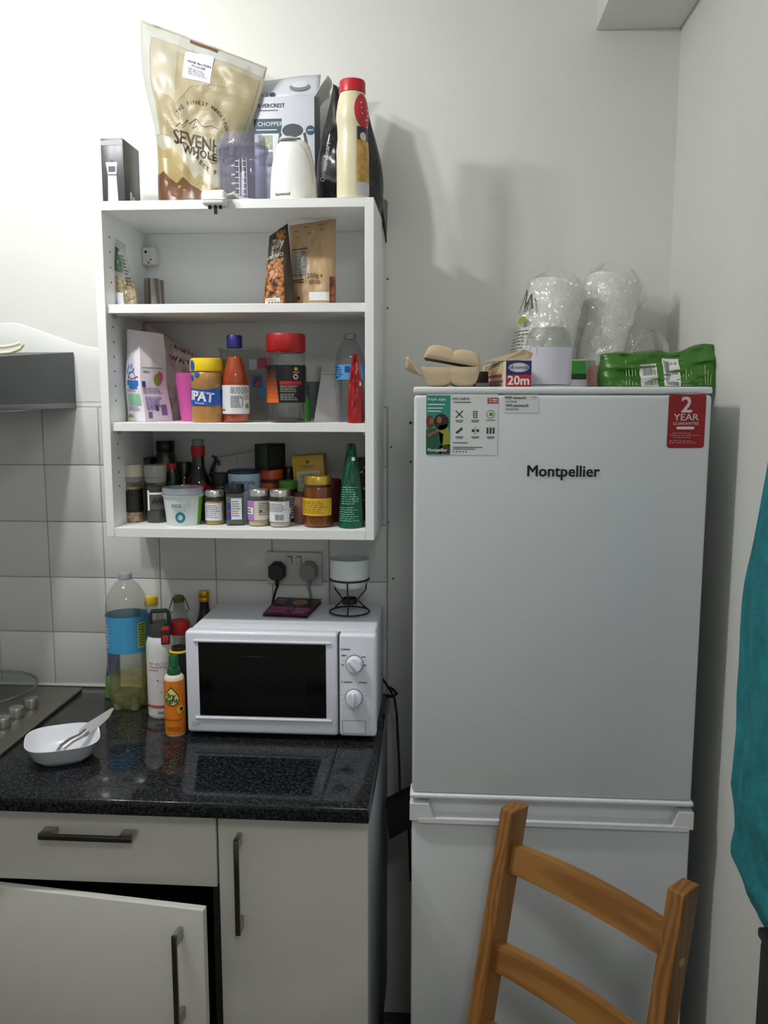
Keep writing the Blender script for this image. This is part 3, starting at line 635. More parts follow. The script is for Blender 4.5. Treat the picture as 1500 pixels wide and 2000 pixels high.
# ------------------------------------------------------------------ on the microwave
ZM = ZW+.2485
c4 = [at(513, 1203, z=ZM), at(600, 1207, z=ZM), at(629, 1176, z=ZM), at(543, 1171, z=ZM)]
ctr = sum(c4, Vector())/4; o = thing('takeaway_leaflet', 'folded pink and black food leaflet lying on the microwave', 'leaflet', (ctr.x, ctr.y, ZM-.0005))
L4 = [p-ctr for p in c4]; hi = [Vector((p.x, p.y, .002)) for p in L4]; hi2 = [Vector((p.x, p.y, .0055)) for p in L4]; hi2[2].z = .008; hi2[3].z = .007
mb = MB().add([Vector((p.x, p.y, 0)) for p in L4]+hi, [(0,3,2,1),(4,5,6,7),(0,1,5,4),(1,2,6,5),(2,3,7,6),(3,0,4,7)]); mb.build('bottom_sheet', M('leaflet plum', (92, 24, 66), .4), o, False)
mb = MB().add([Vector((p.x*.98, p.y*.98, p.z-.002)) for p in hi2]+hi2, [(0,3,2,1),(4,5,6,7),(0,1,5,4),(1,2,6,5),(2,3,7,6),(3,0,4,7)]); tp_ = mb.build('top_sheet', M('leaflet plum', (92, 24, 66), .4), o, False)
sf = quad_surf(*hi2)
Decal(sf, .0004).rect(0, 1, .5, 1, 2, 2).done('dark_band', M('leaflet black', (30, 20, 20), .4), tp_)
Decal(sf, .0007).disc(.6, .72, .018, 24, 0, 1.3).done('dish_picture', M('leaflet gold', (196, 138, 60), .4, var=(300, .35)), tp_)
Decal(sf, .0010).disc(.6, .72, .012, 20, 0, 1.3).done('dish_picture', M('leaflet curry', (170, 84, 48), .4, var=(300, .4)), tp_)
D = Decal(sf, .0008); D.lines(.08, .6, .1, .42, 4, .5, seed=5).lines(.62, .95, .08, .4, 3, .6, seed=6).lines(.05, .3, .6, .9, 3, .5, seed=7); D.done('fine_print', M('leaflet pink print', (206, 120, 170), .5), tp_)
# wire burner stand with white bowl
p = at(683, 1196, z=ZM); zc_ = at(683, 1130, y=p.y).z-ZM; rr = 38.5/ppm(p)
o = thing('fondue_stand', 'black wire burner stand on the microwave holding a white bowl', 'stand', (p.x, p.y, ZM)); WI = M('black wire', (20, 20, 21), .5)
def ring(r, z, n=36): return [(r*math.cos(2*math.pi*k/n), r*math.sin(2*math.pi*k/n), z) for k in range(n)]
zt = zc_; MB().tube(ring(rr, .003), .0022, 8, True).build('base_ring', WI, o); MB().tube(ring(rr*.98, zt), .0022, 8, True).build('top_ring', WI, o)
zm_ = zt*.33
for k in range(3):
    q = R_(-90+120*k); c_, s_ = math.cos(q), math.sin(q)
    MB().tube([(rr*c_, rr*s_, .003), (rr*.45*c_, rr*.45*s_, zm_), (rr*.62*c_, rr*.62*s_, zm_+.012), (rr*.90*c_, rr*.90*s_, zt*.62), (rr*.97*c_, rr*.97*s_, zt)], .0019, 8).build('wire_leg', WI, o)
MB().lathe([(0, zm_-.006), (.018, zm_-.005), (.0185, zm_+.008), (.016, zm_+.008), (.016, zm_), (0, zm_)], n=24).build('tealight_cup', WI, o)
bz = at(683, 1090, y=p.y).z-ZM
o = thing('ceramic_bowl', 'small white ceramic bowl sitting in the wire stand', 'bowl', (p.x, p.y, ZM+zt-.022))
hb_ = bz-zt+.022
MB().lathe([(0, 0), (rr*.62, 0), (rr*.80, .006), (rr*.93, .02), (rr*.95, .024), (rr*.99, .026), (rr, hb_-.002), (rr*.985, hb_), (rr*.94, hb_-.002), (rr*.90, .03), (rr*.7, .009), (0, .006)], n=40).build('bowl_body', M('white ceramic', (214, 222, 222), .25), o)

# ------------------------------------------------------------------ hob, lid, bowl, knife
HZ = ZW+.006
o = thing('gas_hob', 'stainless steel hob with silver control knobs set into the worktop', 'hob', (-.40, -.255, ZW)); l = o.location
STEEL = M('brushed steel', (150, 146, 136), .34, .9, var=(120, .06), stretch=(1, 30, 1))
MB().rbox(-.30, .295, -.215, .217, 0, .009, .003, 3).build('hob_plate', STEEL, o)
KN = M('silver knob', (176, 176, 172), .3, .8)
for (u, v) in ((62, 1383), (33, 1402), (7, 1422), (-22, 1444)):
    p = at(u, v, z=HZ); kb = MB().lathe([(.014, .009), (.014, .0125), (.0172, .0135), (.0172, .031), (.016, .033), (0, .0335)], (p.x-l.x, p.y-l.y, 0), 24).build('knob', KN, o)
    MB().rbox(p.x-l.x-.0012, p.x-l.x+.0012, p.y-l.y-.012, p.y-l.y, .033, .0342, .0004, 1).build('pointer', GREY_INK, kb)
for bx_, by_ in ((-.02, .10), (-.02, -.10)):
    MB().lathe([(.045, .006), (.045, .014), (.036, .018), (.036, .022), (0, .023)], (bx_, by_, 0), 28).build('burner', M('burner cap', (34, 34, 35), .6), o)
for by_ in (.10, -.10):
    for q in range(4):
        c_, s_ = math.cos(R_(45+90*q)), math.sin(R_(45+90*q)); MB().tube([(-.02+.12*c_, by_+.09*s_, .006), (-.02+.12*c_, by_+.09*s_, .03), (-.02+.03*c_, by_+.03*s_, .032)], .004, 6).build('pan_support', M('cast iron', (28, 28, 29), .7), o)
e = at(62, 1352, y=-.155); rl = .135; zl = .040
o = thing('glass_pan_lid', 'clear glass pan lid with steel rim resting on the hob', 'pan lid', (e.x-rl, -.155, ZW+zl-.002))
MB().tube(ring(rl, .003, 48), .0032, 8, True).build('lid_rim', STEEL, o)
MB().lathe([(rl, .003), (rl*.86, .014), (rl*.6, .026), (rl*.3, .033), (0, .035)], n=48).build('glass_dome', CLEAR('lid glass', (206, 220, 214), .07), o)
MB().lathe([(.010, .034), (.008, .042), (.018, .052), (.018, .058), (0, .060)], n=20).build('lid_knob', INK, o)
# squarish white bowl
cen = (at(125, 1490, z=ZW)+at(125, 1410, z=ZW+.045))/2; zr = .045
pl, pr_ = at(48, 1450, z=ZW+zr), at(201, 1422, z=ZW+zr); o = thing('square_bowl', 'white rounded-square bowl with a knife in it, on the worktop', 'bowl', ((pl.x+pr_.x)/2, (pl.y+pr_.y)/2-.010, ZW), R_(24))
hs = .077
def sq(r, z, n=48, e=3.2):
    out = []
    for k in range(n):
        q = 2*math.pi*k/n; c_, s_ = math.cos(q), math.sin(q); m_ = (abs(c_)**e+abs(s_)**e)**(-1/e); out.append((r*m_*c_, r*m_*s_, z))
    return out
prof = [(.52*hs, 0), (.6*hs, .001), (.78*hs, .014), (.97*hs, zr-.001), (.985*hs, zr), (.96*hs, zr), (.75*hs, .016), (.55*hs, .005), (.02*hs, .004)]
mb = MB(); n = 48; vs = [p for r, z in prof for p in sq(r, z)]
mb.add(vs, [(j*n+i, j*n+(i+1) % n, (j+1)*n+(i+1) % n, (j+1)*n+i) for j in range(len(prof)-1) for i in range(n)]+[tuple(range(n))[::-1], tuple(range((len(prof)-1)*n, len(prof)*n))]); mb.build('bowl_body', M('white melamine ware', (226, 228, 234), .22), o)
# knife: handle inside the bowl, blade over the rim
A, B = at(112, 1472, z=ZW+.012), at(222, 1383, z=ZW+.072); cK = (A+B)/2; ln = (B-A).length
o = thing('steel_knife', 'all-steel knife resting in the square bowl with its blade over the rim', 'knife', cK)
ex = (B-A).normalized(); ey = Vector((0, 0, 1)).cross(ex).normalized(); ez = ex.cross(ey); mt = Matrix((ex, ey, ez)).transposed().to_4x4() @ Matrix.Rotation(R_(42), 4, 'X'); KS = M('knife steel', (168, 168, 168), .3, .85)
h = ln/2
bl = [(-.012, -.010), (.02, -.0125), (h*.7, -.0105), (h, -.001), (h*.96, .003), (.01, .0115), (-.012, .010)]
MB().prism(bl, -.0012, .0012, 'z', mt).build('blade', KS, o, False)
hp_ = [mt @ Vector(p) for p in ((-h, .0, 0), (-h*.8, .004, .002), (-h*.5, .003, .003), (-h*.25, -.002, .003), (.0, -.001, .001))]
MB().tube(hp_, [.008, .0115, .010, .009, .009], 12, flat=.5).build('handle', KS, o)

# ------------------------------------------------------------------ bottles on the worktop
PET = CLEAR('clear bottle plastic', (226, 228, 220), .06, .05, .10, (200, 200, 186))
GLASS = CLEAR('clear jar glass', (230, 233, 230), .07, .03, .03)
def worktop_y(u, v, r): return at(u, v, z=ZW).y+r
y = worktop_y(252, 1388, .035)
b = Round('soda_bottle', 'large clear soda bottle with blue label and some yellow drink left', 'bottle', 209, 290, 1119, ZW, y)
prof = [(.0, .02), (.45, .015), (.62, .0), (.80, .02), (.93, .07), (1, .13), (1, .22), (.95, .25), (1, .28), (.99, .47), (.97, .48), (.97, .70), (1, .72), (.98, .78), (.88, .84), (.66, .90), (.42, .94), (.27, .955), (.25, .965)]
b.lathe('bottle_wall', prof, PET, n=40)
b.lathe('drink', [(0, .03), (.45, .025), (.62, .012), (.78, .03), (.90, .075), (.97, .13), (.97, .215), (.935, .245), (0, .245)], CLEAR('yellow drink', (232, 224, 150), .02, .05, .16, (214, 206, 130)), n=40)
for k in range(5):
    q = 2*math.pi*k/5+.3; MB().lathe([(0, 0), (.010, .001), (.013, .008), (.010, .024), (0, .03)], (b.R*.66*math.sin(q), -b.R*.66*math.cos(q), 0), 12).build('base_lobe', CLEAR('cloudy base plastic', (232, 232, 222), .05, .1, .22), b.o)
sf = b.surf([(1.0, 0), (.99, .47), (.985, .48), (.985, .70), (1, .72)])
lb = Decal(sf, .0008).rect(0, 1, .435, .70, 48, 2).done('label', M('soda label blue', (70, 158, 206), .4), b.o, 'sky blue wraparound label')
D = Decal(sf, .0014).rect(.575, .655, .47, .655, 4, 2); D.done('nutrition_panel', M('soda label lime', (190, 206, 80), .4), lb)
D = Decal(sf, .0018).lines(.585, .645, .48, .65, 9, .5, seed=2); D.done('fine_print', M('ink dark green', (40, 84, 50), .5), lb)
D = Decal(sf, .0014).lines(.25, .345, .46, .69, 10, .6, seed=3); D.done('fine_print', M('ink pale violet', (214, 206, 230), .5), lb)
cp = b.lathe('cap', [(.29, .955), (.31, .957), (.31, .994), (.28, 1.0), (0, 1.0)], M('grey cap', (150, 156, 162), .4), n=30)
# steel flask
y = worktop_y(310, 1402, .025)
b = Round('drinking_flask', 'white insulated drinking flask with dark grey loop lid and red latch', 'flask', 286, 343, 1190, ZW, y)
b.lathe('flask_body', [(0, 0), (.90, 0), (.95, .012), (.96, .03), (.96, .62), (.95, .68), (.86, .735), (.72, .765), (0, .765)], M('flask white', (226, 226, 226), .32), n=36)
lid = b.lathe('lid', [(.70, .76), (.80, .765), (.80, .80), (.76, .85), (.70, .88), (0, .885)], M('lid charcoal', (56, 58, 62), .45), n=30)
R0, H0 = b.R, b.H
MB().tube([(-.62*R0, 0, .86*H0), (-.60*R0, 0, .95*H0), (-.48*R0, 0, .985*H0), (.48*R0, 0, .985*H0), (.62*R0, 0, .95*H0), (.66*R0, 0, .86*H0)], .0052, 8).build('carry_loop', M('lid charcoal', (56, 58, 62), .45), b.o)
lt = MB().rbox(-.30*R0+.012, .30*R0+.012, -1.02*R0, -.60*R0, .70*H0, .87*H0, .003).build('latch', M('lid charcoal', (56, 58, 62), .45), b.o)
MB().rbox(-.26*R0+.012, .26*R0+.012, -1.12*R0, -.9*R0, .825*H0, .865*H0, .003).build('red_button', RED_INK, lt); MB().rbox(-.2*R0+.012, .2*R0+.012, -1.08*R0, -.9*R0, .715*H0, .785*H0, .002).build('red_button', RED_INK, lt)
sf = b.surf([(.96, 0), (.96, .62), (.86, .735)])
D = Decal(sf, .0006).text('MY SSV OLE', .47, .52, .0088, bold=0).text('Personal Project', .475, .492, .0072, bold=.01).rect(.26, .74, .105, .13, 20, 1); D.done('red_print', M('flask print red', (200, 84, 84), .5), b.o)
D = Decal(sf, .0006).text('SIGG', .5, .06, .0085, bold=.05, wide=1.3).lines(.36, .5, .455, .468, 1, .6).line([(.36, .37), (.45, .365), (.52, .34), (.58, .31)], .0011).line([(.45, .372), (.47, .36)], .002).line([(.40, .25), (.48, .262), (.58, .268)], .0006).line([(.42, .235), (.5, .25), (.6, .255)], .0006); D.done('grey_print', GREY_INK, b.o)
# spray oil bottle
y = worktop_y(342, 1438, .018)
b = Round('cooking_spray', 'small orange spray bottle of cooking oil with green cap', 'spray bottle', 321, 361, 1280, ZW, y)
b.lathe('bottle_wall', [(0, 0), (.92, 0), (.97, .012), (.97, .70), (.95, .735), (.8, .76), (.5, .77), (0, .77)], M('spray bottle cream', (232, 222, 204), .35), n=30)
cp = b.lathe('cap', [(.60, .765), (.64, .77), (.63, .83), (.58, .85), (.48, .86), (.46, .98), (.40, 1.0), (0, 1.0)], M('spray cap green', (22, 96, 50), .4), n=26)
MB().rbox(-.18*b.R, .18*b.R, -.66*b.R, -.3*b.R, .85*b.H, .90*b.H, .001).build('nozzle', M('spray cap green', (22, 96, 50), .4), cp)
sf = b.surf([(.97, 0), (.97, .72)])
lb = Decal(sf, .0006).rect(0, 1, .03, .705, 40, 3).done('label', M('spray label orange', (238, 132, 30), .35), b.o, 'orange label with a yellow oil drop')
def drop(c, t, r, k=1.0, n=28):
    out = []
    for i in range(n):
        q = 2*math.pi*i/n; x = r*math.cos(q); z = r*math.sin(q)
        if z > 0: x *= (1-z/r)**.45 if z < r else 0; z *= 1.55
        out.append((c+x/sf.W, t+z/sf.H))
    return out
Decal(sf, .0010).poly(drop(.45, .49, .0178)).done('drop_outline', M('spray dark green', (16, 64, 36), .5), lb); Decal(sf, .0014).poly(drop(.45, .49, .0155)).done('drop_picture', M('spray pale yellow', (240, 232, 140), .4), lb)
D = Decal(sf, .0019).text('fry', .45, .525, .0165, bold=.03).text('light', .45, .465, .0165, bold=.03); D.done('lettering', M('spray dark green', (16, 64, 36), .5), lb)
Decal(sf, .0010).disc(.59, .345, .009, 18, 0, 1.1).done('sunflower', M('sunflower yellow', (248, 196, 40), .4), lb); Decal(sf, .0014).disc(.6, .35, .0042, 14).done('sunflower', M('sunflower centre', (52, 26, 16), .5), lb); Decal(sf, .0012).disc(.62, .30, .004, 12, 0, .8).done('leaf', M('leaf print', (120, 160, 50), .5), lb)
D = Decal(sf, .0010).text('SUNFLOWER OIL', .47, .215, .0052, bold=.01).lines(.36, .62, .07, .13, 3, .4); D.done('fine_print', M('spray brown print', (120, 60, 20), .5), lb)
# things behind the bottles
b = Round('oil_bottle', 'clear bottle with yellow cap behind the white flask', 'bottle', 275, 322, 1165, ZW, -.048)
b.lathe('bottle_wall', [(0, 0), (.95, 0), (1, .02), (1, .62), (.9, .70), (.62, .80), (.5, .86), (.48, .92)], PET, n=28); b.lathe('oil', [(0, .01), (.93, .01), (.96, .03), (.96, .5), (0, .5)], CLEAR('pale oil', (226, 206, 110), .02, .05, .2, (220, 200, 110)), n=28)
b.lathe('cap', [(.52, .915), (.55, .92), (.55, .985), (.5, 1), (0, 1)], M('cap yellow', (238, 200, 28), .4), n=24)
b = Round('swing_top_bottle', 'glass swing-top bottle with wire clasp behind the white flask', 'bottle', 325, 379, 1163, ZW, -.055)
b.lathe('bottle_wall', [(0, 0), (.95, 0), (1, .02), (1, .60), (.93, .68), (.6, .80), (.42, .88), (.40, .955), (.44, .96)], GLASS, n=28)
b.lathe('stopper', [(.36, .935), (.40, .955), (.41, .985), (.3, 1.0), (0, 1)], M('stopper olive brown', (104, 92, 52), .5), n=20)
for s in (-1, 1): MB().tube([(s*.42*b.R, 0, .975*b.H), (s*.56*b.R, -.004, .92*b.H), (s*.72*b.R, -.004, .86*b.H), (s*.5*b.R, -.004, .84*b.H)], .0012, 6).build('wire_clasp', WI, b.o)
b.lathe('contents', [(0, .01), (.92, .01), (.95, .03), (.95, .45), (0, .45)], M('dark vinegar', (60, 40, 24), .3), n=24)
b = Round('oil_bottle', 'dark green bottle with gold cap beside the microwave', 'bottle', 381, 421, 1154, ZW, -.03)
b.lathe('bottle_wall', [(0, 0), (.95, 0), (1, .02), (1, .60), (.9, .68), (.58, .78), (.46, .86), (.46, .93)], M('dark green glass', (30, 34, 14), .08, coat=.3), n=28)
b.lathe('cap', [(.50, .90), (.52, .905), (.52, .935), (.48, .94), (.52, .945), (.52, .99), (.48, 1), (0, 1)], M('gold cap', (206, 160, 44), .28, .6), n=24)
b = Round('clip_jar', 'small glass jar with red lid between the white flask and the microwave', 'jar', 333, 372, 1212, ZW, -.155)
b.lathe('jar_wall', [(0, 0), (.95, 0), (1, .02), (1, .83), (.9, .88)], GLASS, n=28); b.lathe('lid', [(.95, .86), (1, .87), (1, .985), (.94, 1), (0, 1)], RED_INK, n=28); b.lathe('contents', [(0, .01), (.92, .01), (.94, .03), (.94, .7), (0, .72)], M('grey grains', (150, 140, 120), .8, var=(300, .4)), n=24)
b = Round('sauce_jar', 'black jar with yellow ring behind the orange spray bottle', 'jar', 335, 368, 1262, ZW, -.215)
b.lathe('jar_wall', [(0, 0), (.95, 0), (1, .02), (1, .86), (.9, .90), (0, .9)], M('black plastic', (20, 20, 21), .35), n=24); b.lathe('lid', [(.88, .90), (.9, .91), (.9, .965), (.8, 1), (0, 1)], M('black plastic', (20, 20, 21), .35), n=24)
MB().tube([(b.R*.96*math.cos(2*math.pi*k/28), b.R*.96*math.sin(2*math.pi*k/28), b.H*.94) for k in range(28)], .0032, 8, True).build('ring', M('cap yellow', (238, 200, 28), .4), b.o)
p = Pouch('crisp_packet', 'dark blue and green packet standing behind the soda bottle', 'packet', (208, 1395), (236, 1390), (234, 1262), (210, 1258), -.075, ZW, M('packet blue', (34, 62, 128), .35), .02, seed=4)
p.D().rect(.01, .99, .02, .42, 12, 6).done('green_band', M('packet green', (96, 140, 44), .4), p.o)
# ------------------------------------------------------------------ top of the wall cabinet
ZT = CZ1
# small dark shaver box
p = at(220, 330, y=-.235); ww = 45/ppm(p); ht = at(220, 270, y=-.235).z-ZT
o, F, Rt, Lf = carton('shaver_box', 'small dark grey box with a silver shaver picture, on the cabinet top', 'box', (p.x, -.235, ZT), ww, .10, ht, R_(0), M('box gunmetal', (62, 64, 68), .35, var=(12, .25)))
D = Decal(F).poly([(.24, .0), (.72, .0), (.66, .48), (.72, .66), (.20, .66), (.28, .48)]); D.done('shaver_picture', M('shaver silver print', (186, 186, 196), .4), o)
D = Decal(F, .0010).rect(.32, .62, .52, .60, 1, 1).rect(.40, .54, .66, .69, 1, 1).rect(.30, .66, .47, .485, 1, 1); D.done('shaver_picture', M('shaver dark print', (70, 74, 84), .4), o)
Decal(F).rect(.02, .98, .90, .97, 1, 1).done('silver_band', M('box silver print', (150, 152, 158), .3), o)  # pale silver band across the top of the box front
D = Decal(Rt).text('Re', .45, .20, .028, bold=.03); D.done('lettering', WHITE_INK, o)
# big wholefoods bag
p = Pouch('protein_powder_bag', 'big beige stand-up bag of hemp protein powder on the cabinet top', 'bag', (318, 392), (476, 392), (524, 128), (268, 34), -.125, ZT, M('bag cream foil', (174, 168, 148), .35, var=(14, .06)), .038, wr=.007, seed=3, nx=44, nz=60, tp=.55, side=lambda b: .006*math.sin(b*9+1.2), lean=.012, rs=lambda b: -.026*math.sin(math.pi*min(1, b)))
sf = p.surf
def px_fn(pts):
    q = sorted(p.st(u, v) for u, v in pts)
    def f(a):
        if a <= q[0][0]: return q[0][1]
        for (a0, b0), (a1, b1) in zip(q, q[1:]):
            if a0 <= a <= a1: return b0+(b1-b0)*(a-a0)/max(1e-6, a1-a0)
        return q[-1][1]
    return f
Decal(sf, .0007).rect(.012, .988, .93, .985, 36, 3).done('top_seal', M('bag seal clear', (184, 186, 178), .28, bump=(90, .3, .003)), p.o)
Decal(sf, .0007).rect(.012, .085, .42, .93, 4, 30).done('side_seal', M('bag seal clear', (184, 186, 178), .28, bump=(90, .3, .003)), p.o)
hill = px_fn([(306, 280), (320, 294), (338, 289), (350, 302), (366, 326), (380, 350), (390, 340), (404, 352), (420, 366), (440, 356), (470, 372)])
hill2 = px_fn([(314, 340), (320, 334), (329, 345), (346, 358), (358, 345), (372, 360), (396, 374), (430, 368), (470, 382)])
Decal(sf, .0008).rect(.015, .985, lambda a: .012, hill, 70, 8).done('hill_print', M('bag print sand', (158, 142, 98), .35), p.o)
Decal(sf, .0011).rect(.015, .985, lambda a: .006, hill2, 70, 6).done('hill_print', M('bag print brown', (104, 72, 50), .28), p.o)
tint = px_fn([(316, 182), (330, 186), (345, 202), (356, 190), (372, 170), (420, 168), (460, 176), (500, 190)])
Decal(sf, .0009).rect(.10, .97, px_fn([(305, 260), (340, 268), (400, 285), (460, 300), (490, 300)]), tint, 44, 14).done('powder_tint', M('bag powder tan', (152, 141, 109), .38, var=(20, .08)), p.o)
Decal(sf, .0009).rect(.30, .97, lambda a: tint(a)+.004, .90, 30, 14).done('powder_tint', M('bag powder pale', (162, 152, 121), .38, var=(20, .08)), p.o)
Decal(sf, .0014).quad([p.st(*q) for q in ((371, 84), (424, 104), (427, 99), (372, 78))], 8, 1).done('tear_strip', M('bag print brown', (104, 72, 50), .28), p.o)
la, lb_ = p.st(362, 104), p.st(418, 160); lb = Decal(sf, .0024).quad([p.st(*q) for q in ((357, 152), (411, 164), (419, 112), (363, 102))]).done('contents_label', M('label white', (226, 228, 232), .4), p.o, 'white contents label')
ma, mbb = p.st(389, 134)
D = Decal(sf, .0030).text('HEMP PROTEIN', ma, mbb+.02, .0072, bold=.02).text('POWDER', ma, mbb+.001, .0072, bold=.02); D.lines(ma-.085, ma+.085, mbb-.05, mbb-.012, 4, .5); D.done('lettering', M('ink label blue-grey', (64, 70, 92), .5), lb)
BR = M('bag ink brown', (58, 40, 28), .5); T1 = R_(-7)
c1 = p.st(408, 284); Decal(sf, .0016).text('SEVENHILLS', c1[0], c1[1], .0405, R_(-1), bold=.022, spacing=.95).done('brand_lettering', BR, p.o, 'large dark brown lettering')
c2 = p.st(421, 309); Decal(sf, .0016).text('WHOLEFOODS', c2[0], c2[1], .0265, R_(-3), bold=.012, spacing=1.05).done('brand_lettering', BR, p.o, 'smaller dark brown lettering')
c3 = p.st(393, 263); Decal(sf, .0016).arc_text('THE FINEST WHOLEFOODS', c3[0], c3[1], .069, .0118, 150, 5, .006).done('arc_lettering', BR, p.o); c4_ = p.st(432, 270); Decal(sf, .0016).arc_text('DIRECT FROM SOURCE', c4_[0], c4_[1], .088, .0148, 208, 334, .01, True).done('arc_lettering', BR, p.o)
D = Decal(sf, .0016); D.line([p.st(*q) for q in ((343, 248), (352, 240), (356, 246), (366, 234), (369, 243), (383, 232), (394, 246), (400, 248), (412, 246), (424, 251), (436, 261))], .0013).line([p.st(*q) for q in ((383, 232), (376, 252), (384, 246), (388, 256))], .0009).line([p.st(*q) for q in ((366, 234), (362, 246), (356, 250))], .0009); c5 = p.st(415, 312); D.disc(c5[0], c5[1], .010, 16, .0088); D.text('Z', c5[0], c5[1], .012, bold=0); D.done('mountain_drawing', BR, p.o)
# clear chopper bowl
b = Round('chopper_bowl', 'clear plastic chopper bowl with measuring scale on the cabinet top', 'jug', 424, 524, 267, ZT, -.21, turn=.0)
SMK = CLEAR('smoky clear plastic', (206, 206, 220), .06, .05, .10, (190, 190, 210))
b.lathe('bowl_wall', [(.93, .03), (.94, .04), (.96, .40), (.97, .74), (1, .77), (1, .83), (.97, .85), (.93, .93), (.90, .97), (.86, 1.0), (.84, .985), (.88, .93), (.92, .84), (.92, .76), (.90, .05), (0, .05)], SMK, n=44)
b.lathe('rim_band', [(1.012, .765), (1.015, .77), (1.015, .83), (1.012, .835)], CLEAR('smoky rim', (184, 184, 200), .06, .05, .25, (170, 170, 190)), n=44)
b.lathe('base_disc', [(0, 0), (.98, 0), (1, .01), (.98, .035), (0, .04)], M('white plastic', (228, 228, 226), .4), n=40)
b.lathe('spindle', [(.10, .04), (.09, .5), (.05, .52), (0, .52)], M('white plastic', (228, 228, 226), .4), n=16)
sf = b.surf([(.95, 0), (.96, .4), (.97, .74)])
D = Decal(sf, .0014)
for k in range(7): D.rect(.455, .475, .12+k*.075, .127+k*.075, 2, 1).rect(.50, .52, .12+k*.075, .127+k*.075, 2, 1)
D.rect(.477, .480, .1, .6, 1, 2).rect(.497, .5, .1, .6, 1, 2).rect(.523, .525, .08, .62, 1, 2)
for k, s_ in enumerate(('100', '200', '300', '400')): D.text(s_, .44, .15+.12*k, .0055, bold=0)
D.done('measuring_scale', M('scale white', (236, 236, 240), .4), b.o)
# white plug hanging over the front edge, pins down
pp = at(419, 388, y=-.318); o = thing('mains_plug', 'white three-pin plug hanging over the front edge of the cabinet top', 'plug', (pp.x, -.318, ZT-.012)); PW = M('plug white', (232, 232, 228), .35); zc0 = pp.z-(ZT-.012)
MB().rbox(-.0245, .0245, -.0135, .0135, zc0-.014, zc0+.016, .006, 3).build('plug_body', PW, o); MB().rbox(-.0215, .0255, -.0145, .0145, zc0-.005, zc0-.0015, .001, 1).build('plug_seam', PW, o)
for dx, dz in ((-.010, .008), (.0125, .008), (.002, .018)): MB().rbox(dx-.003, dx+.003, -.004, .002, zc0-.013-dz, zc0-.012, .0006, 1).build('pin', M('pin dark', (44, 42, 40), .4, .5), o)
MB().tube([(.02, .006, zc0+.006), (.035, .014, zc0+.012), (.05, .03, .016), (.09, .06, .016), (.13, .10, .016)], .003, 8).build('cord', PW, o)
# chopper carton, lid flaps open
p0 = at(497, 300, y=-.105); p1 = at(615, 300, y=-.105); ht = at(560, 188, y=-.105).z-ZT; W_ = p1.x-p0.x
o, F, Rt, Lf = carton('chopper_carton', 'white and grey food chopper carton with open torn top flap', 'box', ((p0.x+p1.x)/2, -.105, ZT), W_, .085, ht, R_(0), M('carton silver white', (206, 210, 218), .4, var=(6, .03)))
Decal(Rt).rect(0, 1, 0, 1, 1, 1).done('side_print', M('carton slate', (84, 92, 102), .4), o)
Decal(F).rect(0, .46, .70, .82, 1, 1).done('navy_band', M('carton navy', (42, 74, 98), .4), o); Decal(F).disc(.93, .72, .0105, 18).done('navy_badge', M('carton navy', (42, 74, 98), .4), o)
D = Decal(F, .0011); D.text('CHOPPER', .27, .775, .0135, bold=.0).rect(.04, .38, .725, .732, 1, 1); D.text('260W', .93, .72, .0055, bold=.02); D.done('white_print', WHITE_INK, o)
D = Decal(F, .0011); D.text('SILVERCREST', .27, .925, .0118, bold=.015).rect(.08, .4, .885, .89, 1, 1); D.done('brand_lettering', M('ink slate', (50, 54, 62), .5), o)
Decal(F, .0009).rect(.07, .30, .57, .685, 1, 1).done('food_picture', M('carton food green', (168, 184, 150), .4, var=(120, .35)), o); Decal(F, .0009).rect(.07, .30, .43, .55, 1, 1).done('food_picture', M('carton food violet', (120, 124, 146), .4, var=(100, .35)), o)
D = Decal(F, .0009); D.poly([(.46, .75), (.82, .75), (.98, .28), (.30, .28)]); D.done('chopper_picture', M('carton pale grey', (216, 220, 226), .4), o)
D = Decal(F, .0012); D.disc(.64, .72, .0245, 22, 0, .6).rect(.50, .77, .45, .66, 1, 1).line([(.44, .70), (.30, .27)], .006).line([(.83, .70), (.98, .27)], .006); D.done('chopper_picture', M('carton charcoal', (66, 72, 80), .4), o)
# upright front flap with picture, crumpled side flap
hz = at(560, 153, y=-.085).z-ZT
fl = MB().grid(lambda a, b_: Vector((-W_/2-.002+a*(W_+.012), .004+b_*.03+.004*math.sin(a*7), ht+b_*(hz-ht)+.012*a*b_)), 12, 4)
fo = fl.build('top_flap', M('carton silver white', (206, 210, 218), .4), o); fo.modifiers.new('thickness', 'SOLIDIFY').thickness = .0015
fsf = Surf(lambda a, b_: Vector((-W_/2-.002+a*(W_+.012), .004+b_*.03+.004*math.sin(a*7), ht+b_*(hz-ht)+.012*a*b_)), W_, hz-ht)
Decal(fsf, .0025).disc(.70, .42, .021, 20, 0, .45).done('glass_picture', M('carton glass grey', (130, 134, 138), .3), fo); Decal(fsf, .0028).disc(.70, .52, .017, 20, 0, .4).done('glass_picture', M('carton pale grey', (216, 220, 226), .4), fo); D = Decal(fsf, .0025).disc(.07, .12, .0062, 14).disc(.18, .12, .0062, 14, .005).disc(.29, .12, .0062, 14); D.done('badge_print', M('carton navy', (42, 74, 98), .4), fo)
sfp = MB().grid(lambda a, b_: Vector((W_/2+.001+b_*.030+.006*math.sin(a*5)*b_, a*.075, ht+b_*.055*(1-a*.4)-.012*b_*b_)), 8, 5); so = sfp.build('side_flap', M('carton inside', (214, 214, 208), .6), o); so.modifiers.new('thickness', 'SOLIDIFY').thickness = .0015
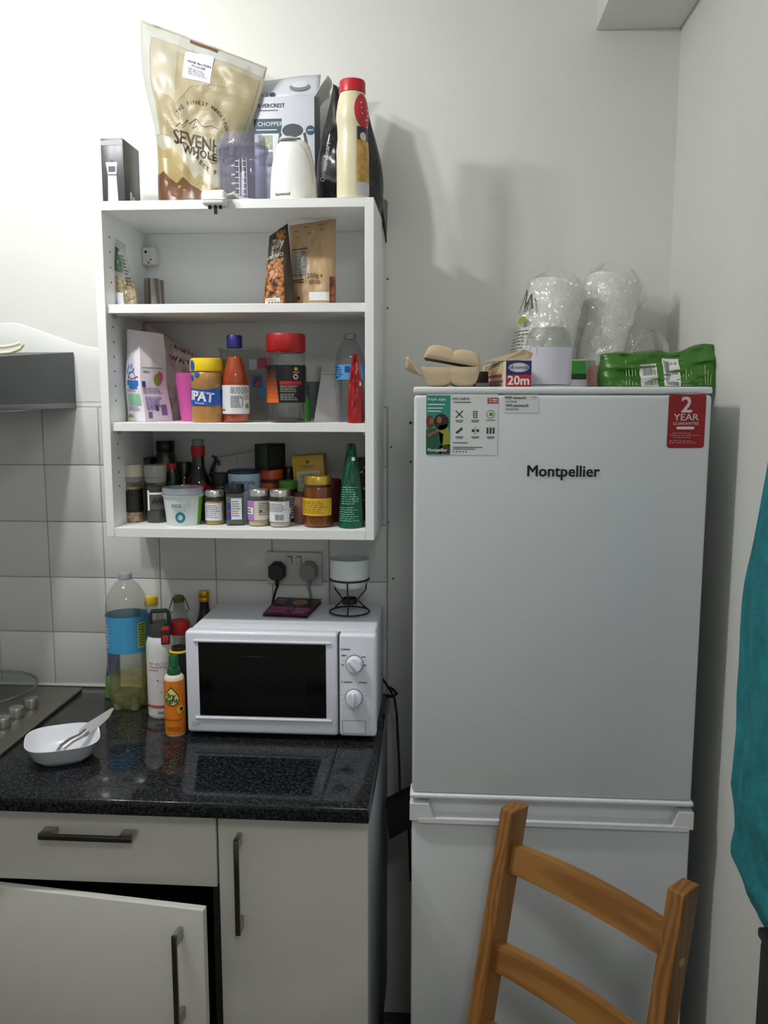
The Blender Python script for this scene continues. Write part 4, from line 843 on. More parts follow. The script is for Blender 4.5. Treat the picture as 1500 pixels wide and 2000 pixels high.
# white chopper motor unit
b = Round('chopper_motor', 'white dome-shaped chopper motor unit on the cabinet top', 'food chopper', 527, 619, 275, ZT, -.225)
prof = [(0, 0), (.97, 0), (1, .03), (.995, .22), (.965, .42), (.90, .62), (.80, .80), (.70, .91), (.58, .965), (.4, .99), (0, 1.0)]
b.lathe('motor_housing', prof, M('chopper white', (232, 232, 228), .22), n=44, sy=.9)
sf = b.surf(prof, .9)
b_top = MB().lathe([(.0, 0), (.020, .001), (.018, .005), (0, .006)], (-.2*b.R, -.35*b.R, b.H*.962), 20).build('push_button', M('chopper grey', (196, 198, 198), .3), b.o)
D = Decal(sf, .0011); D.line([(.56, .9), (.60, .82), (.635, .7), (.65, .55), (.655, .3)], .0012); D.done('panel_seam', M('chopper seam', (172, 172, 168), .5), b.o)
D = Decal(sf, .0011).text('Kenwood', .42, .12, .0088, bold=.03, shear=.1); D.done('brand_lettering', M('ink slate', (50, 54, 62), .5), b.o)
MB().tube([(.4*b.R, -.86*b.R, .004), (.7*b.R, -.98*b.R, .004), (1.2*b.R, -.96*b.R, .004), (1.7*b.R, -.75*b.R, .004), (2.05*b.R, -.55*b.R, .005), (2.15*b.R, -.2*b.R, .004), (1.6*b.R, .6*b.R, .004)], .0034, 8).build('cord', M('plug white', (232, 232, 228), .35), b.o)
# black pouch and mayonnaise
p = Pouch('black_pouch', 'glossy black foil pouch behind the mayonnaise bottle', 'pouch', (624, 392), (742, 392), (727, 200), (640, 164), -.115, ZT, M('black foil', (14, 15, 20), .25, coat=.3), .040, wr=.006, seed=8, nx=32, nz=36, side=lambda b: .013*math.sin(b*4.2+.2))
sf = p.surf; D = Decal(sf, .0012).text('Optimum Smart', .14, .40, .0125, R_(88), bold=.02).lines(.06, .14, .05, .10, 3, .5); D.done('lettering', M('pouch print', (190, 192, 196), .5), p.o)
q = p.Q[1]; r_ = p.o.location
ex = Vector((CX1-r_.x+.003, .055, 0))
MB().add([ex+Vector(v) for v in ((-.012, -.02, .05), (.002, .035, .05), (.003, .03, -.046), (.001, -.005, -.005), (-.006, -.02, .05), (.008, .035, .05), (.006, .03, -.046), (.004, -.005, -.005))], [(0,1,2,3),(4,7,6,5),(0,4,5,1),(1,5,6,2),(2,6,7,3),(3,7,4,0)]).build('overhanging_corner', M('black foil', (14, 15, 20), .25, coat=.3), p.o)
b = Round('mayonnaise_bottle', 'tall cream mayonnaise squeeze bottle with red cap on the cabinet top', 'bottle', 656, 721, 160, ZT, -.262, turn=.75)
prof = [(0, 0), (.86, 0), (.95, .012), (.97, .05), (.96, .30), (.97, .43), (.90, .52), (.90, .58), (.93, .64), (.98, .68), (.96, .74), (.86, .83), (.76, .885), (.74, .90)]
b.lathe('bottle_wall', prof, M('mayo cream', (224, 216, 184), .3, sss=.1), n=40); b.lathe('cap', [(.74, .895), (.79, .90), (.79, .985), (.75, 1), (0, 1)], M('cap red', (196, 26, 40), .35), n=34)
sf = b.surf(prof)
lb = Decal(sf, .0009).disc(.51, .735, .024, 26, 0, 1.4).done('label', M('mayo label red', (196, 42, 52), .4), b.o, 'red oval label'); Decal(sf, .0014).line([(.47, .80), (.56, .74)], .005).line([(.47, .755), (.56, .695)], .004).line([(.475, .71), (.55, .66)], .004).done('lettering', WHITE_INK, lb)
D = Decal(sf, .0009).rect(.42, .72, .10, .60, 14, 8); lb = D.done('label', M('mayo label gold', (206, 160, 84), .4, var=(60, .3)), b.o, 'food picture label'); Decal(sf, .0012).rect(.43, .71, .49, .6, 12, 3).done('dark_band', M('mayo label navy', (44, 46, 76), .4), lb); Decal(sf, .0013).rect(.42, .72, .04, .14, 12, 2).done('pale_band', M('mayo label pale', (206, 206, 214), .4), lb); Decal(sf, .0016).disc(.5, .52, .009, 14).done('egg_picture', M('mayo egg', (228, 214, 190), .4), lb)

# ------------------------------------------------------------------ upper shelf
p = Pouch('popcorn_bag', 'half-empty clear bag of pale kernels leaning in the corner of the upper shelf', 'bag', (232, 592), (272, 592), (246, 478), (211, 455), -.225, ZS1, CLEAR('bag film', (214, 222, 214), .10, .12, .14, (210, 214, 208), (50, .5)), .022, wr=.003, seed=5, side=lambda b: .004*math.sin(b*6), part='film')
k_ = MB(); sf = p.surf
hb_ = Surf(lambda a, b_: p.f(a, b_, -1)*.5+p.f(a, b_, 1)*.5, 1, 1)
def heap(a, b_, sg): q = p.f(.06+.88*a, .01+.42*b_, sg); c = p.f(.06+.88*a, .01+.42*b_, -sg); return q*.9+c*.1
vs = []; nx = 10; nz = 9
mbk = MB()
ring_ = [[heap(i/nx, j/nz, -1) for i in range(nx+1)]+[heap(i/nx, j/nz, 1) for i in range(nx-1, 0, -1)] for j in range(nz+1)]; kk = len(ring_[0])
mbk.add([q for r in ring_ for q in r], [(j*kk+i, j*kk+(i+1) % kk, (j+1)*kk+(i+1) % kk, (j+1)*kk+i) for j in range(nz) for i in range(kk)]+[tuple(range(kk))[::-1], tuple(range(nz*kk, nz*kk+kk))])
ko = mbk.build('kernels', NUTS('kernel heap', ((220, 196, 150), (196, 160, 100), (120, 84, 48)), 150), p.o); ko['kind'] = 'stuff'
Decal(sf, .001).rect(.08, .62, .50, .86, 6, 8).done('green_print', M('bag print green', (70, 100, 76), .4), p.o); D = Decal(sf, .0012).lines(.66, .9, .30, .80, 9, .5, seed=4); D.done('fine_print', M('ink dark grey', (60, 62, 64), .6), p.o); Decal(sf, .0012).rect(.05, .48, .02, .2, 4, 3).done('price_label', M('label white', (226, 228, 232), .4), p.o)
ST = M('polished steel', (150, 146, 138), .25, 1)
for (u0, u1, lab, yy) in ((282, 312, 'left one of two steel cups on the upper shelf', -.12), (301, 321, 'right one of two steel cups on the upper shelf, partly hidden', -.085)):
    b = Round('steel_cup', lab, 'cup', u0, u1, 545 if yy < -.1 else 548, ZS1, yy, group='steel cups on the upper shelf')
    b.lathe('cup_wall', [(0, .0), (.95, 0), (.98, .02), (.98, .97), (1.0, 1.0), (.95, .99), (.93, .05), (0, .04)], ST, n=30)
p = Pouch('walnut_pouch', 'dark brown walnut pouch with nut picture on the upper shelf', 'pouch', (515, 594), (577, 594), (562, 436), (526, 462), -.235, ZS1, M('walnut pouch brown', (58, 46, 36), .4), .032, wr=.003, seed=6, tp=.6)
sf = p.surf
Decal(sf, .0008).rect(.02, .74, .01, .60, 14, 14).done('nut_picture', NUTS('walnut print', ((206, 150, 88), (160, 98, 48), (58, 28, 14)), 105), p.o, 'printed walnuts'); Decal(sf, .0009).rect(.45, .86, .83, .97, 8, 4).done('nut_picture', NUTS('walnut print', ((206, 150, 88), (160, 98, 48), (58, 28, 14)), 105), p.o)
D = Decal(sf, .0012).text('Walnuts', .34, .655, .015, bold=.01).text('BIG', .40, .78, .014, R_(5), bold=0); D.done('lettering', M('pouch cream print', (206, 196, 178), .5), p.o)
pn = Decal(sf, .0013).rect(.12, .60, .01, .085, 8, 2).done('nutrition_panel', M('label white', (226, 228, 232), .4), p.o)
D = Decal(sf, .0018); D.disc(.26, .025, .0022, 8).disc(.36, .025, .0022, 8); D.done('red_dots', RED_INK, pn); D = Decal(sf, .0018).disc(.46, .025, .0022, 8).disc(.55, .025, .0022, 8).lines(.16, .58, .045, .075, 2, .4); D.done('green_dots', M('print green', (86, 140, 48), .5), pn)
p = Pouch('kraft_pouch', 'tan kraft paper pouch with small white label on the upper shelf', 'pouch', (574, 594), (656, 594), (656, 427), (565, 441), -.195, ZS1, M('kraft tan', (190, 158, 120), .5, var=(30, .05)), .030, wr=.004, seed=9, tp=.6, nx=28)
sf = p.surf
Decal(sf, .0008).rect(.04, .36, .37, .66, 8, 8).done('info_panel', M('kraft info blue-grey', (128, 132, 138), .5), p.o); D = Decal(sf, .0012).lines(.07, .35, .39, .65, 11, .45, seed=8); D.done('fine_print', M('pouch cream print', (206, 196, 178), .5), p.o)
D = Decal(sf, .0010).rect(.04, .40, .685, .697, 6, 1).rect(.04, .30, .315, .327, 6, 1).rect(.04, .30, .285, .297, 6, 1); D.done('maroon_lines', M('kraft maroon', (92, 40, 28), .5), p.o)
D = Decal(sf, .0010).text('200g e', .56, .36, .0135, bold=.0).lines(.42, .72, .26, .31, 4, .4).rect(.15, .2, .09, .12, 2, 2).disc(.17, .1, .004, 10); D.done('fine_print', M('kraft brown ink', (96, 66, 40), .5), p.o)
for a, b_ in ((.14, .90), (.34, .93), (.6, .91), (.44, .84), (.2, .80), (.66, .86)): pass
D = Decal(sf, .0010)
for a, b_ in ((.12, .90), (.32, .94), (.62, .945), (.40, .86), (.16, .83), (.66, .89)): D.rect(a, a+.09, b_, b_+.012, 2, 1)
D.done('pattern_print', M('kraft pattern', (150, 112, 76), .5), p.o)
Decal(sf, .0013).rect(.42, .86, .065, .165, 8, 2).done('price_label', M('label white', (226, 228, 232), .4), p.o); Decal(sf, .0009).rect(.88, .99, .01, .34, 4, 8).done('nut_picture', NUTS('pecan print', ((176, 96, 58), (140, 66, 38), (60, 28, 18)), 80), p.o)

# ------------------------------------------------------------------ middle shelf
# white and lilac pack seen on its corner
def corner_pack():
    A = at(246, 822, y=-.205); Bc = at(281, 824, y=-.265); Cc = at(334, 822, y=-.175)
    for q in (A, Bc, Cc): q.z = ZS2
    Dk = A+Cc-Bc; root = (A+Cc)/2; o = thing('oat_pack', 'white and lilac paper pack with blue logo at the left of the middle shelf', 'pack', root)
    tA, tB, tC = at(248, 643, y=-.225), at(270, 646, y=-.235), at(319, 652, y=-.185); tD = (tA+tC)/2+Vector((0, .02, 0))
    a, b_, c_, d_, e, f, g, h = [q-root for q in (A, Bc, Cc, Dk, tA, tB, tC, tD)]
    def face(p0, p1, q0, q1, n, sw):
        def fn(s, t):
            lo = p0.lerp(p1, s); hi = q0.lerp(q1, s); k = lo.lerp(hi, t); w_ = .004*math.sin(t*8+sw)*(1-t)
            k = k+n*(.007*math.sin(math.pi*s)*math.sin(math.pi*min(1, t*1.1))*(1-t*.4)+.0025*noise.noise(Vector((s*4, t*7, sw)))*math.sin(math.pi*s))
            k.x += w_; return k
        return fn
    L1 = face(a, b_, e, f, Vector((-.5, -.8, 0)), 1.0); L2 = face(b_, c_, f, g, Vector((.5, -.8, 0)), 1.0); L3 = face(c_, d_, g, h, Vector((.5, .8, 0)), 1.0); L4 = face(d_, a, h, e, Vector((-.5, .8, 0)), 1.0)
    mb = MB(); n = 10
    for fn in (L1, L2, L3, L4): mb.grid(fn, n, 24)
    mb.add([e, f, g, h], [(0, 1, 2, 3)]).add([a, b_, c_, d_], [(3, 2, 1, 0)])
    body = mb.build('paper_pack', M('pack lilac white', (230, 225, 233), .5), o)
    s1 = Surf(L1, (a-b_).length, (e-a).length); s2 = Surf(L2, (c_-b_).length, (g-c_).length)
    BLU = M('pack blue', (40, 120, 196), .45)
    D = Decal(s1, .0012); D.arc_text('ONER', .45, .50, .022, .014, 150, 40, .03).disc(.55, .47, .020, 22, .0165, .9).rect(.25, .9, .40, .455, 4, 2).rect(.35, .82, .365, .40, 4, 1); D.done('logo_print', BLU, o)
    Decal(s1, .0012).line([(.3, .50), (.6, .47), (.9, .50)], .002).done('logo_print', RED_INK, o); Decal(s1, .0012).rect(.25, .92, .19, .31, 6, 4).done('field_print', M('pack pale green', (140, 196, 160), .5), o)
    D = Decal(s1, .0012).lines(.2, .85, .33, .36, 2, .4).lines(.15, .9, .12, .17, 3, .4); D.done('fine_print', M('pack violet ink', (130, 104, 160), .5), o); Decal(s1, .0012).poly([(.05, .05), (.15, .09), (.35, .07), (.4, .05)]).done('leaf_print', M('leaf print', (120, 160, 50), .5), o)
    D = Decal(s2, .0012).rect(.04, .16, .385, .45, 2, 2).rect(.40, .5, .12, .185, 2, 2); D.done('logo_print', M('pack navy', (60, 62, 128), .5), o)
    D = Decal(s2, .0012).disc(.62, .47, .014, 18, 0, 1.0); D.done('fruit_print', M('leaf print', (120, 160, 50), .5), o); D = Decal(s2, .0014).disc(.72, .51, .011, 18); D.done('fruit_print', M('pack rose', (196, 92, 100), .5), o); Decal(s2, .0012).rect(.06, .82, .595, .605, 4, 1).done('green_line', M('leaf print', (120, 160, 50), .5), o)
    D = Decal(s2, .0012).lines(.05, .8, .31, .38, 4, .5).lines(.08, .72, .13, .28, 10, .6, seed=6).lines(.1, .4, .54, .57, 1, .6).rect(.62, .82, .07, .19, 1, 1).rect(.12, .26, .04, .11, 1, 1); D.done('fine_print', M('pack violet ink', (130, 104, 160), .5), o)
corner_pack()
p = Pouch('flour_bag', 'dusky pink crumpled bag with dark capitals behind the white pack', 'bag', (296, 822), (358, 822), (378, 690), (284, 630), -.085, ZS2, M('bag dusky pink', (216, 192, 190), .42, var=(30, .05)), .028, wr=.008, seed=11, side=lambda b: .01*math.sin(b*3), tp=.5, nx=28)
sf = p.surf; q1, q2 = p.st(372, 692), p.st(370, 710); D = Decal(sf, .003).text('ESSENTIAL', q1[0], q1[1], .0140, R_(8), bold=.01).text('WAITROSE', q2[0], q2[1], .0150, R_(8), bold=.01); D.done('lettering', M('bag ink dark', (60, 44, 44), .5), p.o)
D = Decal(sf, .0016).text('PLAIN', q2[0], q2[1]-.13, .010, R_(8), bold=0); D.done('lettering', M('bag ink red', (170, 70, 70), .5), p.o)
b = Round('pink_tumbler', 'bright pink plastic tumbler behind the peanut butter jar', 'tumbler', 343, 408, 729, ZS2, -.175)
b.lathe('tumbler_wall', [(0, 0), (.66, 0), (.68, .02), (1, 1), (.97, 1), (.65, .03), (0, .02)], M('tumbler pink', (204, 84, 160), .4), n=36)
b = Round('peanut_butter_jar', 'peanut butter jar with yellow lid and blue label on the middle shelf', 'jar', 372, 436, 700, ZS2, -.25)
prof = [(0, 0), (.88, 0), (.95, .02), (.96, .20), (.90, .30), (.88, .42), (.92, .55), (.96, .62), (.97, .70), (.93, .77), (.84, .80)]
b.lathe('jar_body', prof, M('peanut butter', (176, 128, 72), .3, var=(60, .06), coat=.5), n=40); ld2 = b.lathe('lid', [(.84, .79), (.96, .80), (.98, .83), (.98, .93), (.93, .99), (.85, 1), (0, 1)], M('lid yellow', (240, 206, 30), .35), n=36)
sf = b.surf([(1, 0), (.98, .20), (.93, .30), (.92, .42), (.95, .55)])
lb = Decal(sf, .0012).rect(.02, .98, .27, lambda a: .53-.015*math.cos((a-.47)*14), 44, 4).done('label', M('label cobalt', (28, 84, 176), .35), b.o, 'cobalt blue label with white lettering')
Decal(sf, .0018).text('IPAT', .44, .40, .029, R_(-7), bold=.045).text('Smooth', .42, .305, .0075, R_(-5), bold=0).text('Best Foods', .47, .468, .0065, R_(-7), bold=0).done('lettering', WHITE_INK, lb)
sl = b.surf([(.98, 0), (.98, 1.0)]); D = Decal(sl, .0012).disc(.345, .885, .007, 16, 0, 1.7); D.done('lid_flash', M('label cobalt', (28, 84, 176), .35), ld2); sf2 = b.surf([(.97, 0), (.97, .72), (.9, .8)]); Decal(sf2, .0015).disc(.33, .70, .0065, 14).disc(.40, .745, .006, 14).done('neck_sticker', M('label cobalt', (28, 84, 176), .35), b.o)
b = Round('sauce_bottle', 'orange sauce bottle with navy cap and white label on the middle shelf', 'bottle', 434, 485, 655, ZS2, -.245)
prof = [(0, 0), (.92, 0), (.98, .015), (.98, .45), (.95, .53), (.80, .62), (.64, .70), (.56, .76), (.52, .86)]
b.lathe('bottle_wall', prof, CLEAR('sauce glass', (236, 236, 230), .05, .04), n=36); b.lathe('sauce', [(0, .01), (.9, .01), (.95, .02), (.95, .45), (.92, .53), (.77, .62), (.61, .70), (.53, .755), (0, .755)], M('chilli sauce', (172, 68, 30), .35, var=(25, .12)), n=32)
b.lathe('cap', [(.53, .855), (.58, .86), (.58, .985), (.52, 1), (0, 1)], M('cap navy', (24, 30, 108), .4), n=28)
sf = b.surf([(1, 0), (1, .45)]); lb = Decal(sf, .0010).rect(.24, .76, .10, .43, 26, 2).done('label', M('label white', (226, 228, 232), .4), b.o, 'white ingredients label'); D = Decal(sf, .0014).lines(.44, .72, .33, .41, 5, .5).lines(.44, .58, .17, .31, 8, .6, seed=5).lines(.6, .72, .26, .32, 3, .4).rect(.575, .585, .19, .30, 1, 1); D.done('fine_print', GREY_INK, lb); Decal(sf, .0014).disc(.655, .19, .006, 14).done('green_mark', M('leaf print', (120, 160, 50), .5), lb); D = Decal(sf, .0014).rect(.30, .36, .135, .155, 2, 1).disc(.27, .36, .006, 12); D.done('red_mark', M('ink brick', (170, 80, 50), .5), lb)
# clear tub with stickers
p0 = at(427, 760, y=-.125); p1 = at(536, 760, y=-.125); ht = at(480, 679, y=-.125).z-ZS2; W_ = p1.x-p0.x
o = thing('clear_storage_tub', 'clear plastic storage tub with colourful stickers behind the sauce bottle', 'tub', ((p0.x+p1.x)/2, -.125, ZS2)); CT = CLEAR('tub plastic', (206, 208, 206), .05, .1, .22, (190, 192, 190))
mb = MB(); w2 = W_/2
for k, (s_, z_) in enumerate(((.88, 0), (.9, .004), (1, ht-.006), (1.03, ht-.005), (1.03, ht))): pass
def rr_ring(sx_, sy_, z, r=.012, n=5):
    out = []
    for cx_, cy_, q in ((sx_-r, sy_-r, 0), (-sx_+r, sy_-r, 90), (-sx_+r, -sy_+r, 180), (sx_-r, -sy_+r, 270)):
        out += [(cx_+r*math.cos(R_(q+90*k/n)), cy_+r*math.sin(R_(q+90*k/n))+.04, z) for k in range(n+1)]
    return out
lv = [(.9, 0), (.9, .003), (.985, ht-.008), (1.02, ht-.007), (1.02, ht)]; vs = [q for s_, z_ in lv for q in rr_ring(w2*s_, .04*s_, z_)]; n = 24
mb.add(vs, [(j*n+i, j*n+(i+1) % n, (j+1)*n+(i+1) % n, (j+1)*n+i) for j in range(len(lv)-1) for i in range(n)]+[tuple(range(n))[::-1]]); tb = mb.build('tub_wall', CT, o)
sf = quad_surf((-w2*.9, .003, 0), (w2*.9, .003, 0), (w2*.98, -.0, ht), (-w2*.98, 0, ht))
for (a, b_, c_, d_, col) in ((.56, .70, .70, .84, (176, 178, 200)), (.72, .98, .72, .86, (166, 70, 92)), (.62, .80, .46, .62, (60, 84, 150)), (.66, .76, .48, .58, (200, 90, 80)), (.74, .98, .34, .46, (70, 130, 190)), (.0, .13, .66, .84, (120, 140, 70)), (.9, 1.0, .5, .62, (170, 150, 80))): Decal(sf, .0022).rect(a, b_, c_, d_, 1, 1).done('sticker', M('sticker %d %d %d' % col, col, .5), o)
# coffee jar
def lambda_k(k): return .435-.004*k
b = Round('coffee_jar', 'nearly empty glass coffee jar with red lid and black label', 'jar', 520, 599, 652, ZS2, -.235)
prof = [(0, 0), (.85, 0), (.95, .02), (.95, .10), (.92, .22), (.92, .66), (.96, .70), (.96, .76), (.90, .79)]
b.lathe('jar_wall', prof, GLASS, n=44); b.lathe('coffee_grounds', [(0, .012), (.82, .012), (.88, .025), (.7, .042), (.2, .05), (0, .05)], M('coffee dark', (58, 32, 20), .9, var=(200, .4)), n=36); b.lathe('lid', [(.9, .785), (.93, .80), (.96, .81), (.96, .97), (.92, .995), (0, 1)], M('lid red', (172, 24, 30), .38), n=44)
sf = b.surf([(.955, 0), (.94, .22), (.94, .66)])
lb = Decal(sf, .0012).rect(.20, .80, .225, .645, 30, 4).done('label', M('label black', (22, 18, 18), .35), b.o, 'black and red coffee label')
for k in range(8): Decal(sf, .0015).rect(.205, lambda_k(k), .225+.046*k, .225+.046*(k+1), 10, 1).done('flame_print', M('flame %d' % k, (224-24*k, 104-11*k, 44-3*k), .4), lb)
Decal(sf, .0017).rect(.445, .63, .425, .465, 10, 1).done('red_band', M('label red', (176, 34, 36), .4), lb); D = Decal(sf, .0021).line([(.55, .558), (.565, .57), (.58, .556), (.595, .57), (.61, .56)], .0018).disc(.578, .60, .0042, 10); D.done('gold_print', M('ink gold', (200, 160, 90), .4), lb)
D = Decal(sf, .0021).disc(.575, .515, .006, 16, .003).lines(.45, .6, .34, .42, 4, .35, seed=2).lines(.45, .6, .25, .33, 4, .35, seed=3); D.done('fine_print', M('ink pale grey', (190, 186, 182), .5), lb)
b = Round('paper_cup', 'white cup standing behind the coffee jar', 'cup', 592, 628, 716, ZS2, -.09)
b.lathe('cup_wall', [(0, 0), (.72, 0), (.74, .02), (.96, .93), (1.0, .95), (1.0, 1), (.94, .99), (.7, .03), (0, .02)], M('cup white', (206, 206, 202), .5), n=30); b.lathe('grey_lower_band', [(.755, .03), (.87, .55), (.93, .72)], M('cup grey', (110, 114, 118), .5), n=30)  # grey skin makes the cup darker towards the bottom
b = Round('food_colour_bottle', 'tiny green bottle beside the coffee jar', 'bottle', 590, 607, 752, ZS2, -.155)
b.lathe('bottle_wall', [(0, 0), (.95, 0), (1, .03), (1, .62), (.6, .72), (0, .72)], M('bottle leaf green', (40, 130, 40), .35), n=20); b.lathe('cap', [(.55, .7), (.6, .72), (.55, 1), (0, 1)], M('cap dark grey', (70, 70, 70), .5), n=16)
P4 = [at(613, 824, y=-.16), at(664, 824, y=-.16), at(662, 727, y=-.145), at(628, 727, y=-.145)]
for q in P4[:2]: q.z = ZS2
ctr = (P4[0]+P4[1])/2; o = thing('white_carton', 'plain white slanted carton behind the water bottle', 'carton', ctr); f4 = [q-ctr for q in P4]; b4 = [q+Vector((.0, .05, 0)) for q in f4]
MB().add(f4+b4, [(0,1,2,3),(7,6,5,4),(0,4,5,1),(1,5,6,2),(2,6,7,3),(3,7,4,0)]).build('box', M('carton plain white', (214, 212, 214), .5), o, False)
MB().add([q+Vector((0, -.0008, .0)) for q in (f4[0].lerp(f4[3], .96), f4[1].lerp(f4[2], .96), f4[1].lerp(f4[2], .95), f4[0].lerp(f4[3], .95))], [(0, 1, 2, 3)]).build('lid_crease', GREY_INK, o, False)
b = Round('water_bottle', 'small clear water bottle with blue label at the right of the middle shelf', 'bottle', 656, 712, 652, ZS2, -.19)
prof = [(0, 0), (.86, 0), (.94, .02), (.95, .08), (.90, .11), (.95, .14), (.90, .18), (.95, .22), (.90, .26), (.95, .30), (.88, .36), (.93, .42), (.97, .47), (.97, .66), (.98, .70), (.90, .78), (.66, .87), (.42, .93), (.40, .945)]
b.lathe('bottle_wall', prof, CLEAR('water bottle plastic', (216, 222, 224), .08, .05, .06), n=36); b.lathe('cap', [(.42, .935), (.45, .94), (.45, .99), (.4, 1), (0, 1)], M('cap translucent', (150, 152, 152), .4), n=24)
sf = b.surf([(.98, 0), (.98, 1)]); lb = Decal(sf, .0012).rect(.05, .95, .48, .65, 36, 2).done('label', M('water label blue', (96, 164, 214), .4), b.o, 'light blue label'); D = Decal(sf, .0016).lines(.28, .42, .50, .63, 5, .5).rect(.3, .34, .49, .515, 1, 1).rect(.44, .5, .56, .63, 3, 1); D.done('fine_print', M('ink royal', (40, 70, 150), .5), lb)
p = Pouch('red_pouch', 'shiny red pouch standing edge-on at the right end of the middle shelf', 'pouch', (679, 831), (711, 831), (698, 691), (690, 691), -.262, ZS2, M('red foil', (158, 26, 24), .32, var=(30, .12)), .030, wr=.005, seed=13, pw=1.6, side=lambda b: .004*math.sin(b*3))
Decal(p.surf, .001).rect(.47, .55, .40, .97, 2, 10).done('fold_line', M('red fold', (110, 16, 18), .4), p.o); Decal(p.surf, .0012).rect(.80, .92, .54, .60, 2, 2).done('small_label', M('label white', (226, 228, 232), .4), p.o)

# ------------------------------------------------------------------ bottom shelf, front row
def grinder(label, u0, u1, vt, y, lidcol, bodycol, lab, turn):
    b = Round('spice_grinder', label, 'spice grinder', u0, u1, vt, ZS0, y, turn, 'grinders on the bottom shelf')
    b.lathe('jar_wall', [(0, 0), (.86, 0), (.90, .02), (.90, .60), (.88, .68), (.95, .74)], GLASS, n=32)
    b.lathe('contents', [(0, .012), (.82, .012), (.86, .03), (.86, .62), (0, .6)], bodycol, n=28)
    b.lathe('grinder_collar', [(.88, .70), (.95, .73), (.97, .78), (.90, .80)], CLEAR('collar plastic', (190, 190, 186), .06, .1, .3), n=32)
    cp = b.lathe('grinder_cap', [(.88, .79), (1, .80), (1, .97), (.95, 1.0), (0, 1)], lidcol, n=32)
    for k in range(0): pass
    sf = b.surf([(.915, 0), (.915, .7)]); return b, sf
b, sf = grinder('spice grinder of pale grains with black and purple label', 239, 280, 907, -.205, M('grinder cap cream', (206, 200, 178), .45), NUTS('salt grains', ((206, 184, 140), (186, 156, 104), (130, 96, 60)), 260), 0, -.1)
lb = Decal(sf, .001).rect(.30, .98, .18, lambda a: .58 if a > .42 else .42+.16*max(0, (a-.36)/.06), 30, 2).done('label', M('label black', (22, 18, 18), .35), b.o); Decal(sf, .0014).rect(.30, .40, .23, .40, 5, 2).done('purple_band', M('label purple', (110, 50, 150), .4), lb); D = Decal(sf, .0014).lines(.46, .62, .24, .56, 8, .2, seed=9); D.done('fine_print', M('ink dark grey', (60, 62, 64), .6), lb)
b, sf = grinder('black pepper grinder with grey label beside the pale one', 283, 326, 908, -.205, CLEAR('grinder cap clear', (206, 206, 200), .06, .1, .35), M('peppercorns', (34, 30, 28), .8, var=(260, .5)), 0, .2)
lb = Decal(sf, .001).rect(.34, .99, .24, .54, 30, 2).done('label', M('label taupe', (84, 82, 74), .4), b.o); D = Decal(sf, .0014).rect(.34, .8, .50, .535, 16, 1).rect(.33, .365, .22, .57, 2, 2); D.done('white_stripe', WHITE_INK, lb); D = Decal(sf, .0014).text('BLACK', .53, .42, .0098, bold=.02).text('PEPPER', .53, .36, .0118, bold=.04); D.done('lettering', INK, lb)
b = Round('salt_tub', 'white tub of sea salt with clear rim and teal ring logo', 'tub', 317, 399, 951, ZS0, -.235)
prof = [(0, 0), (.76, 0), (.78, .02), (.93, .80), (.93, .81)]; b.lathe('tub_wall', prof, M('tub translucent white', (216, 222, 220), .4), n=44)
b.lathe('lid', [(.93, .78), (1, .785), (1, .84), (.97, .88), (.97, .96), (.95, 1.0), (.93, .96), (.9, .86), (0, .86)], CLEAR('tub lid film', (222, 226, 232), .07, .08, .28, (206, 212, 222)), n=44)
sf = b.surf([(.775, 0), (.93, .80)]); Decal(sf, .0009).rect(.645, .735, .03, .76, 6, 3).done('green_panel', M('panel green', (86, 176, 44), .4), b.o); D = Decal(sf, .001).text('sea', .44, .57, .0185, bold=.0); D.disc(.47, .24, .0125, 26, .0065); D.done('logo_print', M('teal ink', (22, 126, 146), .45), b.o); Decal(sf, .001).text('salt', .52, .57, .0185, bold=-.0).done('logo_print', M('pale ink', (186, 196, 184), .5), b.o); D = Decal(sf, .001).lines(.42, .56, .42, .46, 1, .5).lines(.45, .49, .22, .27, 2, .4); D.done('fine_print', M('ink pale grey', (190, 186, 182), .5), b.o)
LIDS = M('lid silver', (206, 206, 204), .25, .8)
def spice(label, u0, u1, vt, y, cont, turn=0):
    b = Round('spice_jar', label, 'spice jar', u0, u1, vt, ZS0, y, turn, 'spice jars in the front row of the bottom shelf')
    b.lathe('jar_wall', [(0, 0), (.90, 0), (.96, .02), (.96, .76), (.88, .83)], GLASS, n=32); b.lathe('contents', [(0, .015), (.85, .015), (.92, .03), (.92, .66), (0, .68)], cont, n=28)
    b.lathe('lid', [(.88, .82), (.92, .83), (.92, .985), (.88, 1), (0, 1)], LIDS, n=32); return b, b.surf([(.965, 0), (.965, .76)])
b, sf = spice('small spice jar of yellow powder beside the salt tub', 400, 439, 957, -.225, M('mustard powder', (196, 164, 84), .9)); lb = Decal(sf, .001).rect(.30, .62, .13, .64, 14, 2).done('label', M('label white', (226, 228, 232), .4), b.o); D = Decal(sf, .0014).lines(.34, .58, .2, .6, 7, .35); D.done('fine_print', GREY_INK, lb)
o_ = Round('spice_jar', 'square spice jar with black lid and white label', 'spice jar', 440, 478, 945, ZS0, -.235, 0, 'spice jars in the front row of the bottom shelf'); r_ = o_.R*.92; hh = o_.H
MB().rbox(-r_, r_, -r_, r_, 0, hh*.78, .004, 3).build('jar_wall', CLEAR('jar glass grey', (206, 212, 208), .05, .04, .05), o_.o); MB().rbox(-r_*.9, r_*.9, -r_*.9, r_*.9, .003, hh*.70, .004, 2).build('contents', M('dried herb', (96, 106, 92), .9, var=(200, .3)), o_.o); o_.lathe('lid', [(.8, .78), (.98, .80), (.98, .97), (.92, 1), (0, 1)], M('black plastic', (20, 20, 21), .35), n=30)
